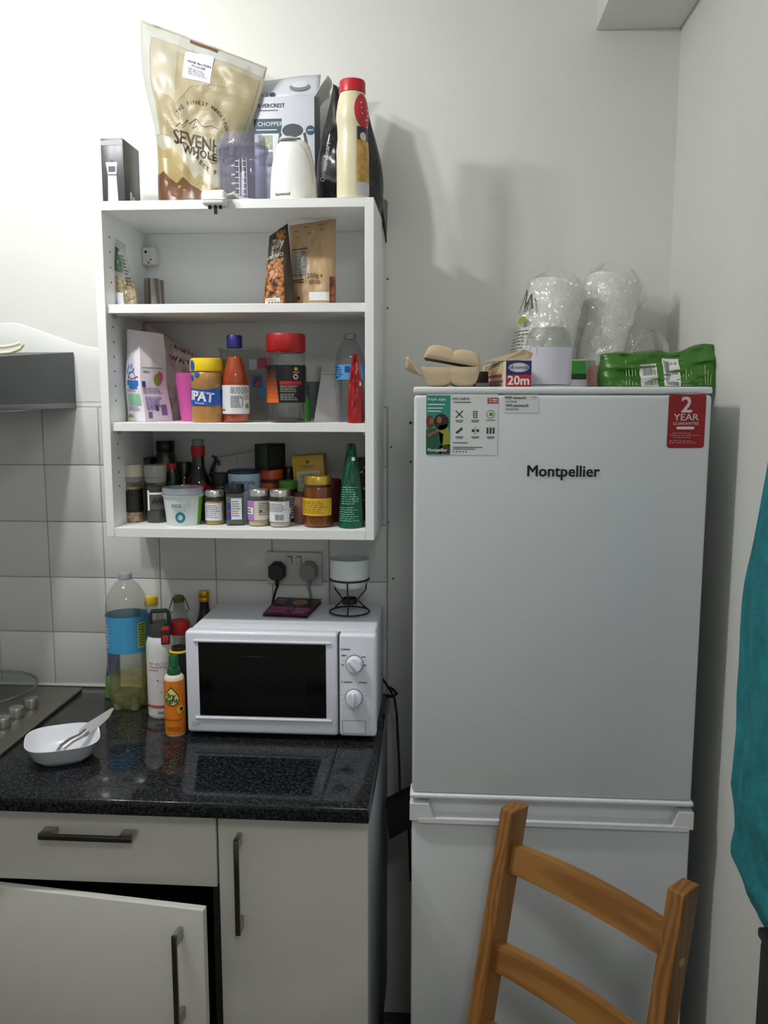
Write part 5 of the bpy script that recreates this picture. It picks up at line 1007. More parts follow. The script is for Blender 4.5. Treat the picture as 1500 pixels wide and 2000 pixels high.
sf = quad_surf((-r_, -r_, 0), (r_, -r_, 0), (r_, -r_, hh*.78), (-r_, -r_, hh*.78)); lb = Decal(sf).rect(.28, .86, .2, .86, 1, 1).done('label', M('label white', (226, 228, 232), .4), o_.o); D = Decal(sf, .001).lines(.32, .8, .28, .8, 7, .4); D.done('fine_print', GREY_INK, lb); Decal(sf).rect(.04, .24, .2, .72, 1, 1).done('blue_label', M('ink royal', (40, 70, 150), .5), o_.o); Decal(sf, .001).rect(.04, .24, .42, .5, 1, 1).done('red_mark', RED_INK, o_.o)
b, sf = spice('spice jar with lilac and cream label', 484, 526, 955, -.24, M('garlic granules', (206, 190, 150), .9, var=(300, .1))); lb = Decal(sf, .001).rect(.27, .74, .18, .70, 18, 2).done('label', M('label cream', (214, 206, 192), .4), b.o); Decal(sf, .0014).rect(.27, .43, .18, .70, 6, 2).done('lilac_panel', M('label lilac', (176, 120, 190), .4), lb); D = Decal(sf, .0018).rect(.28, .42, .34, .52, 6, 1); D.done('white_panel', WHITE_INK, lb); D = Decal(sf, .0022).lines(.29, .41, .36, .5, 2, .5).lines(.50, .72, .3, .66, 6, .3).disc(.53, .42, .003, 10); D.done('fine_print', M('ink dark grey', (60, 62, 64), .6), lb)
b, sf = spice('spice jar with white and blue label, rightmost of the small jars', 526, 568, 956, -.252, M('pepper white powder', (206, 200, 180), .9)); lb = Decal(sf, .001).rect(.27, .76, .16, .70, 18, 2).done('label', M('label white', (226, 228, 232), .4), b.o); D = Decal(sf, .0014).rect(.66, .78, .16, .36, 4, 1).rect(.66, .78, .52, .70, 4, 1); D.done('blue_panel', M('label blue', (84, 104, 176), .4), lb); D = Decal(sf, .0018).lines(.3, .6, .42, .66, 5, .35).bars(.42, .56, .2, .36, 9); D.done('fine_print', GREY_INK, lb)
b = Round('honey_jar', 'amber honey jar with gold lid and yellow label', 'jar', 592, 651, 929, ZS0, -.24)
b.lathe('jar_wall', [(0, 0), (.92, 0), (.99, .03), (1, .10), (1, .72), (.94, .80), (.86, .84)], CLEAR('honey glass', (240, 214, 170), .06, .03), n=40); b.lathe('honey', [(0, .015), (.88, .015), (.95, .04), (.955, .71), (.9, .78), (0, .78)], M('honey', (120, 66, 24), .2, coat=.5, sss=.2), n=36); b.lathe('lid', [(.86, .835), (.90, .84), (.91, .97), (.86, 1), (0, 1)], M('lid gold', (204, 168, 70), .3, .7), n=36)
sf = b.surf([(1.0, 0), (1.0, .72)]); lb = Decal(sf, .001).rect(.27, .66, .24, .58, 20, 2).done('label', M('label honey yellow', (222, 178, 44), .4), b.o, 'yellow honey label'); D = Decal(sf, .0014).lines(.3, .6, .28, .54, 7, .3).line([(.28, .57), (.65, .57)], .0008); D.done('fine_print', M('ink brown', (120, 80, 26), .5), lb)
p = Pouch('coffee_pouch', 'dark green foil coffee pouch seen from its narrow side', 'pouch', (661, 1037), (711, 1037), (693, 866), (679, 866), -.245, ZS0, M('green foil', (14, 82, 58), .3, var=(14, .15)), .034, wr=.004, seed=15, pw=2, side=lambda b: .004*math.sin(b*3.1), tp=.6)
sf = p.surf; D = Decal(sf, .0012).lines(.14, .86, .28, .50, 8, .4, seed=2).lines(.1, .85, .08, .26, 7, .35, seed=4); D.done('fine_print', M('print mint', (120, 190, 170), .5), p.o); D = Decal(sf, .0012).line([(.04, .56), (.96, .56)], .001).line([(.5, .98), (.40, .75), (.2, .5)], .0012); D.done('fold_line', M('foil sheen green', (60, 140, 108), .25), p.o); Decal(sf, .0014).rect(.62, .80, .80, .84, 2, 1).done('white_tab', WHITE_INK, p.o)

# ------------------------------------------------------------------ bottom shelf, back rows
BP = M('black plastic', (20, 20, 21), .35)
def plain(name, label, cat, u0, u1, vt, y, body, cap, split=.78, neck=.9, group=None, capr=.95):
    b = Round(name, label, cat, u0, u1, vt, ZS0, y, 0, group); b.lathe('jar_wall', [(0, 0), (.92, 0), (1, .02), (1, split-.12), (neck, split), (0, split)], body, n=28); b.lathe('lid', [(capr*.94, split-.005), (capr, split+.005), (capr, .985), (capr*.93, 1), (0, 1)], cap, n=28); return b
b = plain('blue_tub', 'pale blue tub with dark blue lid in the second row', 'tub', 446, 509, 917, -.15, M('tub pale blue', (184, 212, 234), .45), M('lid midnight', (30, 48, 84), .45), .93, 1, capr=1.02)
sf = b.surf([(1, 0), (1, .8)]); D = Decal(sf, .001).lines(.36, .66, .72, .80, 3, .5).lines(.36, .62, .60, .70, 3, .4); D.done('fine_print', M('ink royal', (40, 70, 150), .5), b.o); Decal(sf, .001).disc(.30, .72, .008, 14, .006).done('emblem', INK, b.o)
ORG = M('lid orange', (186, 78, 30), .45)
q = at(531, 941, y=-.135)
o = Round('spread_tub', 'lower one of two stacked brown tubs with orange lids', 'tub', 509, 545, 942, ZS0, -.135, 0, 'stacked orange-lidded tubs'); o.lathe('jar_wall', [(0, 0), (.92, 0), (.98, .02), (.98, .82), (0, .82)], M('tub umber', (60, 44, 36), .5), n=28); o.lathe('lid', [(.98, .81), (1.0, .82), (1.0, .98), (.96, 1), (0, 1)], ORG, n=28); z_top = ZS0+o.H
o2 = Round('spread_tub', 'upper one of two stacked brown tubs with orange lids', 'tub', 507, 553, 916, z_top, -.13, 0, 'stacked orange-lidded tubs'); o2.lathe('jar_wall', [(0, 0), (.94, 0), (.97, .3), (0, .3)], M('tub umber', (60, 44, 36), .5), n=28); o2.lathe('lid', [(.98, .28), (1.0, .3), (1.0, .95), (.96, 1), (0, 1)], ORG, n=28)
b = plain('herb_jar', 'herb jar with grass green lid in the second row', 'jar', 545, 582, 938, -.175, M('herb jar dark', (40, 38, 34), .4), M('lid grass green', (70, 140, 40), .45), .80, .96, capr=1.0); sf = b.surf([(1, 0), (1, .7)]); lb = Decal(sf, .001).rect(.4, .72, .1, .64, 12, 2).done('label', M('label grey', (170, 172, 172), .5), b.o); D = Decal(sf, .0014).lines(.46, .7, .15, .6, 7, .35); D.done('fine_print', INK, lb)
plain('spice_tin', 'black-lidded tin behind the grass green lid', 'tin', 549, 580, 912, -.085, M('tin dark', (34, 32, 32), .4), BP, .86, 1)
plain('bean_jar', 'brown jar wedged between the small jars and the honey', 'jar', 574, 602, 962, -.20, M('jar clay', (150, 110, 90), .5), M('tub umber', (60, 44, 36), .5), .88, 1)
plain('jam_jar', 'dark red jar hidden behind the honey', 'jar', 628, 668, 935, -.165, M('jam dark red', (96, 24, 30), .3, coat=.3), M('lid maroon', (90, 26, 30), .4), .86, .95)
# lemon tea carton
p0 = at(577, 940, y=-.145); p1 = at(642, 940, y=-.145); ht = at(609, 889, y=-.145).z-ZS0
o, F, Rt, Lf = carton('tea_carton', 'yellow carton reading LEMON behind the honey jar', 'box', ((p0.x+p1.x)/2, -.145, ZS0), p1.x-p0.x-.004, .05, ht, 0, M('carton mustard', (190, 150, 36), .45), tilt=Matrix.Rotation(R_(-4), 4, 'Y'))
lb = Decal(F).rect(.12, .86, .30, .76, 1, 1).done('label', M('label ivory', (206, 200, 176), .5), o); D = Decal(F, .001).text('LEMON', .49, .68, .0125, bold=.01).text('CURD', .49, .605, .0125, bold=.01); D.done('lettering', M('ink umber', (70, 60, 40), .5), lb); D = Decal(F).disc(.49, .9, .004, 10).rect(.28, .7, .835, .842, 1, 1).rect(.34, .66, .81, .817, 1, 1); D.done('fine_print', M('ink umber', (70, 60, 40), .5), o)
p0 = at(688, 1000, y=-.15); ht = at(700, 897, y=-.15).z-ZS0
o, F, Rt, Lf = carton('tea_carton', 'black carton with white dots behind the green pouch', 'box', (CX1-TH-.022, -.15, ZS0), .038, .07, ht, 0, M('carton black', (24, 20, 24), .45)); D = Decal(F)
for k in range(16): D.disc(random.uniform(.2, .95), random.uniform(.3, .9), .0022, 8)
D.done('dot_print', M('dot pale', (206, 190, 196), .5), o)
# tilted white carton and dark green box
p0 = at(428, 930, y=-.115); p1 = at(500, 930, y=-.115); ht = at(440, 887, y=-.115).z-ZS0
o, F, Rt, Lf = carton('white_carton', 'plain white carton leaning at the back of the bottom shelf', 'carton', ((p0.x+p1.x)/2+.018, -.09, ZS0), .11, .055, ht, 0, M('carton dim white', (196, 196, 194), .5), tilt=Matrix.Rotation(R_(-10), 4, 'Y'))
Decal(F).rect(.49, .505, .2, .98, 1, 1).done('crease', M('carton crease', (150, 150, 148), .6), o)
zt_ = z_top+o2.H+.0005
g0 = at(528, 890, y=-.13); o, F, Rt, Lf = carton('green_box', 'dark green box with black side resting on the orange-lidded tubs', 'box', (g0.x-.016, -.16, zt_), .042, .06, at(530, 866, y=-.13).z-zt_, R_(-32), M('box bottle green', (22, 44, 34), .4))
Decal(Rt).rect(0, 1, 0, 1, 1, 1).done('black_side', M('carton black', (24, 20, 24), .45), o); D = Decal(Rt, .001).lines(.1, .9, .15, .9, 7, .3); D.done('fine_print', M('ink faint green', (70, 84, 74), .5), o)
# bottles at the back left
b = Round('soy_sauce_bottle', 'dark soy sauce bottle with red and grey cap', 'bottle', 362, 415, 858, ZS0, -.145); b.lathe('bottle_wall', [(0, 0), (.95, 0), (1, .02), (1, .42), (.85, .52), (.5, .62), (.44, .72), (.42, .80)], M('soy glass', (16, 12, 12), .08, coat=.4), n=30); b.lathe('red_collar', [(.46, .79), (.5, .80), (.5, .915), (.46, .92)], RED_INK, n=24); b.lathe('cap', [(.42, .91), (.44, .92), (.42, .99), (.38, 1), (0, 1)], M('cap pale grey', (130, 134, 132), .45), n=24)
sf = b.surf([(1, 0), (1, .42)]); Decal(sf, .001).rect(.3, .7, .38, .43, 14, 1).done('label', RED_INK, b.o)
b = Round('oil_pourer', 'black bottle with angled pouring spout beside the soy sauce', 'bottle', 398, 432, 925, ZS0, -.10); b.lathe('bottle_wall', [(0, 0), (.95, 0), (1, .02), (1, .8), (.5, .95), (.3, 1), (0, 1)], M('soy glass', (16, 12, 12), .08, coat=.4), n=26)
t0 = Vector((0, 0, b.H)); MB().tube([t0+Vector(v) for v in ((-.004, 0, -.01), (.002, 0, .012), (.008, 0, .028), (.011, 0, .042))], [.006, .005, .004, .003], 8).build('spout', M('cap dark blue', (30, 32, 48), .4), b.o); MB().tube([t0+Vector(v) for v in ((.018, 0, .02), (.016, 0, .030), (.008, 0, .038), (.002, 0, .044))], .003, 6).build('spout_lever', M('cap dark blue', (30, 32, 48), .4), b.o)
plain('vinegar_bottle', 'black-capped bottle left of the soy sauce', 'bottle', 344, 378, 902, -.10, M('soy glass', (16, 12, 12), .08, coat=.4), BP, .74, .8, capr=.9)
plain('vinegar_bottle', 'squat black-capped bottle right of the soy sauce', 'bottle', 414, 450, 923, -.155, M('soy glass', (16, 12, 12), .08, coat=.4), BP, .74, .85, capr=.95)
plain('hot_sauce_bottle', 'small green bottle with red cap behind the pepper grinder', 'bottle', 325, 349, 905, -.14, M('bottle deep green', (24, 50, 30), .2, coat=.3), RED_INK, .90, .7, capr=.75)
b = plain('vinegar_bottle', 'tall dark bottle with wide black lid at the back left corner', 'bottle', 304, 346, 861, -.075, M('bottle smoke', (50, 50, 48), .15, coat=.3), BP, .86, .8, capr=.85); sf = b.surf([(1, 0), (1, .7)]); Decal(sf, .001).rect(.3, .75, .4, .7, 14, 2).done('label', M('label amber', (206, 150, 40), .5), b.o)
plain('red_lid_jar', 'jar with bright red lid behind the salt tub', 'jar', 364, 406, 945, -.165, M('jam dark red', (96, 24, 30), .3, coat=.3), RED_INK, .86, .95, capr=1)
p0 = at(270, 905, y=-.09); ht = at(270, 894, y=-.09).z-ZS0
o, F, Rt, Lf = carton('black_box', 'low black box behind the grinders at the left', 'box', (p0.x, -.10, ZS0), .066, .06, ht, 0, M('carton black', (24, 20, 24), .45)); Decal(F).rect(.05, .95, .84, .90, 1, 1).done('red_stripe', M('stripe dark red', (130, 24, 40), .5), o)

# ------------------------------------------------------------------ on top of the fridge
ZF = FZ
# egg carton
PULP = M('egg carton pulp', (196, 176, 146), .9, var=(40, .07), bump=(160, .35, .002))
c0 = at(880, 735, y=-.42); o = thing('egg_carton', 'tan cardboard egg carton with its lid half open and torn flap', 'egg carton', (c0.x, -.42, ZF)); hw = 62/ppm(c0)
def bumps(x, yy):
    h = 0
    for xi in (-.5, .5):
        for yi in (-.667, 0, .667):
            ox = (x-xi)*(1 if xi > 0 else -1); oy = (yy-yi)*(1 if yi > 0 else -1); u_ = min(1, ox/.50 if ox > 0 else -ox/.64); v_ = min(1, oy/.335 if (oy > 0 and yi) else abs(oy)/.42); h = max(h, ((1-u_**3.2)*(1-v_**3.2))**.42)
    return h
def sheet(zf, sx_, sy_, mt=None):
    mt = mt or Matrix.Identity(4)
    return lambda a, b_: mt @ Vector(((a*2-1)*sx_, (b_*2-1)*sy_, zf((a*2-1)*1.03, (b_*2-1)*1.02)))
e1 = MB().grid(sheet(lambda x, y_: .002+.036*(1-bumps(x, y_)), hw*.86, .075), 48, 66).build('tray', PULP, o); e1.modifiers.new('thickness', 'SOLIDIFY').thickness = .002
tl_ = Matrix.Translation((hw*.88, 0, .037)) @ Matrix.Rotation(R_(10), 4, 'Y') @ Matrix.Translation((-hw*.86, 0, 0))
e2 = MB().grid(sheet(lambda x, y_: .028*bumps(x, y_), hw*.88, .077, tl_), 48, 66).build('lid', PULP, o); e2.modifiers.new('thickness', 'SOLIDIFY').thickness = .002
fl = MB().grid(lambda a, b_: Vector((-hw*.86-.030*b_+.004*math.sin(a*14)*b_, -.078+a*.06, .022+.036*b_*(.7+.3*math.sin(a*11+1)))), 14, 6); fo = fl.build('torn_flap', PULP, o); fo.modifiers.new('thickness', 'SOLIDIFY').thickness = .003
MB().rbox(-hw*.74, hw*.80, -.064, .066, .034, .0385, .001).build('inner_shade', M('carton shade', (46, 38, 30), .95), o)  # dark slab standing in for shade inside the half-open carton
# long cling-film box, end reading 20m
p = at(1013, 726, y=-.515); ww = 50/ppm(p)
o, F, Rt, Lf = carton('foil_box', 'long cardboard foil box whose navy and red end reads 20m', 'box', (p.x, -.515, ZF), ww, .30, ww*1.02, R_(5.5), M('box card white', (206, 202, 196), .5))
Decal(F).rect(0, 1, .46, 1, 1, 1).done('navy_end', M('end navy', (30, 34, 104), .4), o); Decal(F).rect(0, 1, 0, .46, 1, 1).done('red_end', M('end red', (186, 24, 34), .4), o)
Decal(F, .0010).disc(.5, .74, .019, 28, 0, .45).done('oval_logo', WHITE_INK, o); Decal(F, .0014).disc(.5, .74, .0175, 28, .0165, .42).text('Aromila', .5, .74, .0105, bold=.01, shear=.25).done('logo_lettering', M('end navy', (30, 34, 104), .4), o); Decal(F, .0010).text('20m', .5, .235, .0235, bold=.03).done('lettering', WHITE_INK, o)
D = Decal(Lf).rect(0, .86, .40, .50, 1, 1).rect(0, .9, .2, .26, 1, 1); D.done('red_stripe', M('stripe brick', (196, 60, 40), .45), o); D = Decal(Lf).rect(0, .88, .52, .98, 1, 1); D.done('cream_print', M('box cream', (222, 206, 160), .5), o); D = Decal(Lf, .001).lines(.1, .85, .55, .95, 5, .4, seed=6).bars(.15, .8, .02, .18, 16); D.done('fine_print', M('ink brown', (120, 80, 26), .5), o)
h2 = ww*1.02
MB().add([Vector(v) for v in ((-ww/2, .01, h2), (ww/2, .01, h2+.002), (ww/2+.008, .03, h2+.014), (ww*.32, .03, h2+.021), (-ww/2-.02, .20, h2+.002), (-ww/2, .012, h2+.0015), (ww/2, .012, h2+.0035), (ww/2+.008, .032, h2+.0155), (ww*.32, .032, h2+.0225), (-ww/2-.02, .202, h2+.0035))], [(0,1,2,3,4),(9,8,7,6,5),(0,5,6,1),(1,6,7,2),(2,7,8,3),(3,8,9,4),(4,9,5,0)]).build('lifted_flap', M('flap card tan', (176, 158, 130), .6), o, False)
# little black box behind
p = at(945, 733, y=-.30); o, F, Rt, Lf = carton('black_box', 'small black box between the egg carton and the foil box', 'box', (p.x-.004, -.30, ZF), .034, .05, .034, R_(8), M('carton black', (24, 20, 24), .45))
Decal(F).rect(.1, .9, .1, .3, 1, 1).done('pale_strip', GREY_INK, o)
# glass jar with white label
b = Round('storage_jar', 'glass jar with plain white label on the fridge beside the 20m box', 'jar', 1026, 1116, 640, ZF, -.37)
b.lathe('jar_wall', [(0, 0), (.92, 0), (.97, .02), (.98, .70), (.97, .78), (.90, .90), (.76, .97), (.70, 1.0), (.66, .985), (0, .98)], CLEAR('jar glass grey', (206, 212, 208), .05, .04, .05), n=44)
sf = b.surf([(.98, 0), (.985, .7)]); Decal(sf, .001).rect(.22, .80, .05, .66, 34, 2).done('label', M('label lilac white', (210, 208, 222), .45), b.o, 'plain white label'); D = Decal(sf, .0014).line([(.36, .66), (.36, .5)], .0008).line([(.42, .66), (.42, .52)], .0008); D.done('fold_line', GREY_INK, b.o)
b.lathe('base_ring', [(.97, .0), (1.0, .005), (1.0, .03), (.97, .035)], M('ring pale', (206, 208, 216), .35), n=40)
# two kitchen rolls in film
FILM = CLEAR('wrap film', (248, 248, 246), .22, .10, .12, (240, 242, 238), (34, .9)); PAPER = M('kitchen paper', (238, 238, 234), .9, bump=(160, .35, .002))
def roll(label, ub, vb, ut, vt, px, y, prints, seed, tilt_y):
    A = at(ub, vb, y=y); B = at(ut, vt, y=y+tilt_y); A.z = ZF+.012; r = px/2/ppm(A); ax = (B-A); L0 = ax.length
    o = thing('kitchen_roll', label, 'kitchen roll', (A.x, A.y, ZF), 0, 'wrapped kitchen rolls on the fridge')
    mt = Matrix.Translation((0, 0, .012+abs(ax.normalized().x)*r*.9)) @ ax.to_track_quat('Z', 'Y').to_matrix().to_4x4()
    MB().lathe([(.02, 0), (r, 0), (r, L0*.93), (r*.98, L0*.94), (.021, L0*.94), (.020, L0*.90)], n=40, mat=mt).build('paper_roll', PAPER, o); MB().lathe([(.02, L0*.2), (.02, L0*.95), (.0185, L0*.95), (.0185, L0*.2)], n=24, mat=mt).build('card_core', M('card core', (120, 104, 84), .8), o)
    def fn(a, b_):
        q = 2*math.pi*a; z = L0*(b_*1.10-.02); rr_ = r*1.035
        if b_ > .86: rr_ *= 1-(b_-.86)/.14*.55
        if b_ < .05: rr_ *= .8+4*b_
        w_ = .012*noise.noise(Vector((math.cos(q)*2.2, math.sin(q)*2.2, b_*5+seed)))+.012*abs(noise.noise(Vector((math.cos(q)*4, math.sin(q)*4, b_*7+seed))))+.007*abs(noise.noise(Vector((math.cos(q)*9, math.sin(q)*9, b_*17+seed))))-.002
        rr_ = max(r*(1.015 if b_ < .84 else .3), rr_+w_); return mt @ Vector((rr_*math.cos(q), rr_*math.sin(q), z))
    MB().grid(fn, 88, 60, True).build('film_wrap', FILM, o)
    if prints:
        rot = mt.to_quaternion().to_matrix()
        cl = rot.transposed() @ (CAM-A); ca = math.atan2(cl.y, cl.x)
        sf = Surf(lambda a, b_: mt @ Vector((r*1.2*math.cos((a-.5)*2*math.pi+ca), r*1.2*math.sin((a-.5)*2*math.pi+ca), L0*b_)), 2*math.pi*r, L0)
        D = Decal(sf, .001).line([(.30, .58), (.335, .80), (.35, .60), (.375, .74), (.40, .58)], .004).text('JJ', .36, .62, .025, bold=.0).lines(.30, .42, .10, .38, 8, .35, seed=5); D.done('film_print', M('print charcoal', (70, 72, 72), .5), o); Decal(sf, .0012).disc(.345, .48, .014, 18, 0, .6).done('film_print', M('print lime', (150, 160, 60), .5), o)
roll('left film-wrapped kitchen roll with dark print on the fridge', 1052, 706, 1092, 562, 108, -.20, True, 2.0, .05)
roll('right film-wrapped white kitchen roll leaning on the fridge', 1160, 708, 1203, 548, 108, -.135, False, 5.0, .04)
# crumpled empty packaging with a carry band
A = at(1245, 690, y=-.15); o = thing('plastic_packaging', 'crumpled clear plastic packaging with a white carry strip beside the kitchen rolls', 'packaging', (A.x, -.14, ZF)); hz = at(1245, 634, y=-.15).z-ZF; hw2 = 50/ppm(A)
def crum(a, b_):
    q = 2*math.pi*a; t = b_; rr_ = (1-t**2.2)**.6; p_ = Vector((hw2*rr_*math.cos(q), .06*rr_*math.sin(q), .004+hz*t)); d_ = noise.noise_vector(p_*28+Vector((3, 1, 5)))*.012*(.25+t); d_.z *= .5; p_ = p_+d_; p_.z = max(.002, p_.z); return p_
MB().grid(crum, 40, 22, True).build('film', CLEAR('loose film', (236, 236, 232), .2, .12, .12, (230, 232, 230), (40, .9)), o)
MB().tube([Vector((-hw2*1.05, -.055, hz*.10)), Vector((-hw2*.5, -.062, hz*.50)), Vector((-hw2*.05, -.066, hz*.82)), Vector((hw2*.4, -.066, hz*.90)), Vector((hw2*.85, -.062, hz*.66)), Vector((hw2*1.0, -.058, hz*.12))], .0075, 8, flat=.25).build('carry_strip', CLEAR('strip film', (236, 236, 232), .08, .2, .45, (226, 226, 222)), o)
# green pack
p = Pouch('green_packet', 'bright green packet with white barcode panels lying on the fridge', 'packet', (1170, 752), (1404, 752), (1404, 674), (1168, 694), -.36, ZF, M('packet grass green', (60, 116, 32), .33, var=(12, .14)), .045, top=.010, wr=.007, seed=21, nx=56, nz=18, tp=.45, pw=6, side=lambda b: .004*math.sin(b*5), zw=lambda a: .005*math.sin(a*7+.5)+.004*math.sin(a*17)-.006*max(0, 1-abs(a-.1)/.12))
sf = p.surf; b1 = Decal(sf, .0016).rect(.315, .455, .02, .62, 6, 5).done('barcode_panel', M('panel white', (226, 226, 222), .45), p.o); b2 = Decal(sf, .0016).rect(.505, .635, .03, .80, 6, 6).done('barcode_panel', M('panel white', (226, 226, 222), .45), p.o)
Decal(sf, .0022).bars(.335, .44, .04, .58, 11).done('bars', GREY_INK, b1); Decal(sf, .0022).bars(.52, .62, .07, .75, 13, 3).done('bars', M('ink dark grey', (60, 62, 64), .6), b2)
D = Decal(sf, .0016)
for a, t1 in ((.20, .75), (.225, .5), (.25, .62), (.275, .8), (.66, .35), (.68, .5), (.70, .35), (.72, .45), (.79, .2), (.835, .5), (.855, .4), (.875, .3)): D.line([(a, .05), (a, t1)], .0013)
D.done('fine_print', M('packet pale print', (186, 214, 160), .5), p.o); Decal(sf, .0014).rect(.955, .995, .08, .95, 3, 8).done('dark_end', M('packet dark green', (18, 44, 16), .4), p.o)
b = Round('plastic_cup', 'clear plastic cup with orange contents beside the green packet', 'cup', 1142, 1184, 692, ZF, -.345); b.lathe('cup_wall', [(0, 0), (.74, 0), (.76, .02), (.95, .94), (1.02, .95), (1.02, 1.0), (.93, .99)], CLEAR('cup plastic', (226, 226, 222), .08, .08, .18), n=30); b.lathe('contents', [(0, .02), (.7, .02), (.85, .5), (.5, .66), (0, .6)], M('carrot orange', (186, 100, 56), .7, var=(120, .25)), n=26)
p = at(1128, 735, y=-.26); o, F, Rt, Lf = carton('wipes_box', 'flat green and white box tucked behind the storage jar', 'box', (p.x+.004, -.27, ZF), .062, .09, at(1128, 702, y=-.27).z-ZF, R_(-8), M('box grey white', (186, 188, 184), .5)); Decal(F).rect(0, 1, .5, .96, 1, 1).done('green_band', M('band green', (48, 140, 40), .45), o); Decal(F).rect(0, 1, .30, .5, 1, 1).done('dark_band', M('packet dark green', (18, 44, 16), .4), o)

# ------------------------------------------------------------------ cables between worktop and fridge
CB = M('black cable', (20, 20, 21), .5)
o = thing('power_adapter', 'black power adapter block hanging between the worktop and the fridge', 'adapter', (at(780, 1600, y=-.25).x, -.25, at(780, 1640, y=-.25).z)); c_ = o.location
p0 = at(753, 1575, y=-.25)-c_; p1 = at(806, 1548, y=-.25)-c_; p2 = at(806, 1615, y=-.25)-c_; p3 = at(760, 1640, y=-.25)-c_
f4 = [p3, p2, p1, p0]; MB().add(f4+[q+Vector((0, .045, 0)) for q in f4], [(0,1,2,3),(7,6,5,4),(0,4,5,1),(1,5,6,2),(2,6,7,3),(3,7,4,0)]).build('adapter_block', M('adapter black', (26, 25, 25), .5), o, False)
def wpt(u, v, y): return at(u, v, y=y)-c_
MB().tube([wpt(781, 1552, -.24), wpt(780, 1500, -.2), wpt(777, 1440, -.17), wpt(775, 1395, -.15), wpt(770, 1362, -.13), wpt(760, 1345, -.10), wpt(745, 1322, -.055)], .0032, 8).build('power_cord', CB, o)
MB().tube([wpt(798, 1612, -.24), wpt(800, 1660, -.2), wpt(802, 1720, -.15)], .003, 8).build('tail_cord', CB, o)
o = thing('loose_cable', 'black cable loop at the back corner of the worktop behind the microwave', 'cable', (.70, -.06, ZW)); c_ = o.location
MB().tube([wpt(757, 1342, -.04), wpt(762, 1343, -.08), wpt(768, 1347, -.10), wpt(775, 1355, -.11), wpt(768, 1360, -.12), wpt(755, 1360, -.11)], .0036, 8).build('cord', CB, o)

# ------------------------------------------------------------------ wooden chair in front of the fridge
zt = .925; A = at(1006, 1574, z=zt); B = at(1336, 1730, z=zt); dv = (B-A); dv.z = 0; sep = dv.length; ex = dv.normalized(); nrm = Vector((-ex.y, ex.x, 0))      # nrm: away from the seat, towards the fridge
if nrm.y < 0: nrm = -nrm
PINE = WOOD('stained pine', (126, 82, 36), (154, 106, 52), 'Z'); PINE_R = WOOD('stained pine rail', (136, 90, 40), (160, 112, 56), 'X', .7)
mid = (A+B)/2; ch = thing('wooden_chair', 'brown pine ladder-back chair in front of the fridge', 'chair', (mid.x, mid.y, 0), math.atan2(ex.y, ex.x)); 
# local axes: x along the back, +y away from the seat
def loc(w_): return Vector(((w_-Vector((mid.x, mid.y, 0))).dot(ex), (w_-Vector((mid.x, mid.y, 0))).dot(nrm), w_.z))
TW, TD = .030, .046            # post width and depth
lean = math.tan(R_(CH_LEAN)) if 'CH_LEAN' in globals() else math.tan(R_(12)); splay = .0
def post(x, zt_):
    mb = MB(); vs = []
    for z in (zt_, .45, 0):
        yc = (z-zt_)*lean if z >= .45 else (.45-zt_)*lean+(.45-z)*.12
        vs += [(x-TW/2, yc-TD/2, z), (x+TW/2, yc-TD/2, z), (x+TW/2, yc+TD/2, z), (x-TW/2, yc+TD/2, z)]
    fs = [(0,1,2,3), (11,10,9,8)]
    for k in (0, 4): fs += [(k+i, k+(i+1) % 4, k+4+(i+1) % 4, k+4+i) for i in range(4)]
    o = mb.add(vs, fs).build('back_post', PINE, ch, False); bv = o.modifiers.new('bevel', 'BEVEL'); bv.width = .003; bv.segments = 2; return o
post(-sep/2, zt); post(sep/2, zt)
def rail(z0, z1):
    def ring_(s, z): 
        bow = .009*(1-(2*s-1)**2); yc = (z-zt)*lean
        return [Vector(((s-.5)*(sep-TW), yc+bow-.008, z)), Vector(((s-.5)*(sep-TW), yc+bow+.008, z))]
    vs = []; n = 14
    for i in range(n+1):
        s = i/n; lo = ring_(s, z0); hi = ring_(s, z1+.004*(1-(2*s-1)**2)); vs += [lo[0], lo[1], hi[1], hi[0]]
    fs = [(0,1,2,3), tuple(range(4*n, 4*n+4))[::-1]]+[(4*i+k, 4*i+(k+1) % 4, 4*i+4+(k+1) % 4, 4*i+4+k) for i in range(n) for k in range(4)]
    MB().add(vs, fs).build('back_rail', PINE_R, ch)
for a, b_ in ((.812, .860), (.634, .682), (.49, .538)): rail(a, b_)
ys = (.45-zt)*lean
MB().rbox(-sep/2-.01, sep/2+.01, ys-.40, ys+.01, .43, .45, .006).build('seat', PINE_R, ch)
for s in (-1, 1):
    MB().rbox(s*sep/2-.018, s*sep/2+.018, ys-.40, ys-.364, 0, .43, .003).build('front_leg', PINE, ch); MB().rbox(s*sep/2-.011, s*sep/2+.011, ys-.365, ys-.01, .37, .43, .002).build('seat_rail', PINE_R, ch)
MB().rbox(-sep/2+.018, sep/2-.018, ys-.392, ys-.372, .37, .43, .002).build('seat_rail', PINE_R, ch)
MB().lathe([(.007, 0), (.007, .0015), (.004, .0015), (.004, .0005), (0, .0005)], n=14, mat=Matrix.Translation((sep/2+TW/2, (.815-zt)*lean, .815)) @ Matrix.Rotation(R_(90), 4, 'Y')).build('bolt_cap', M('bolt brass', (196, 170, 110), .4, .5), ch)

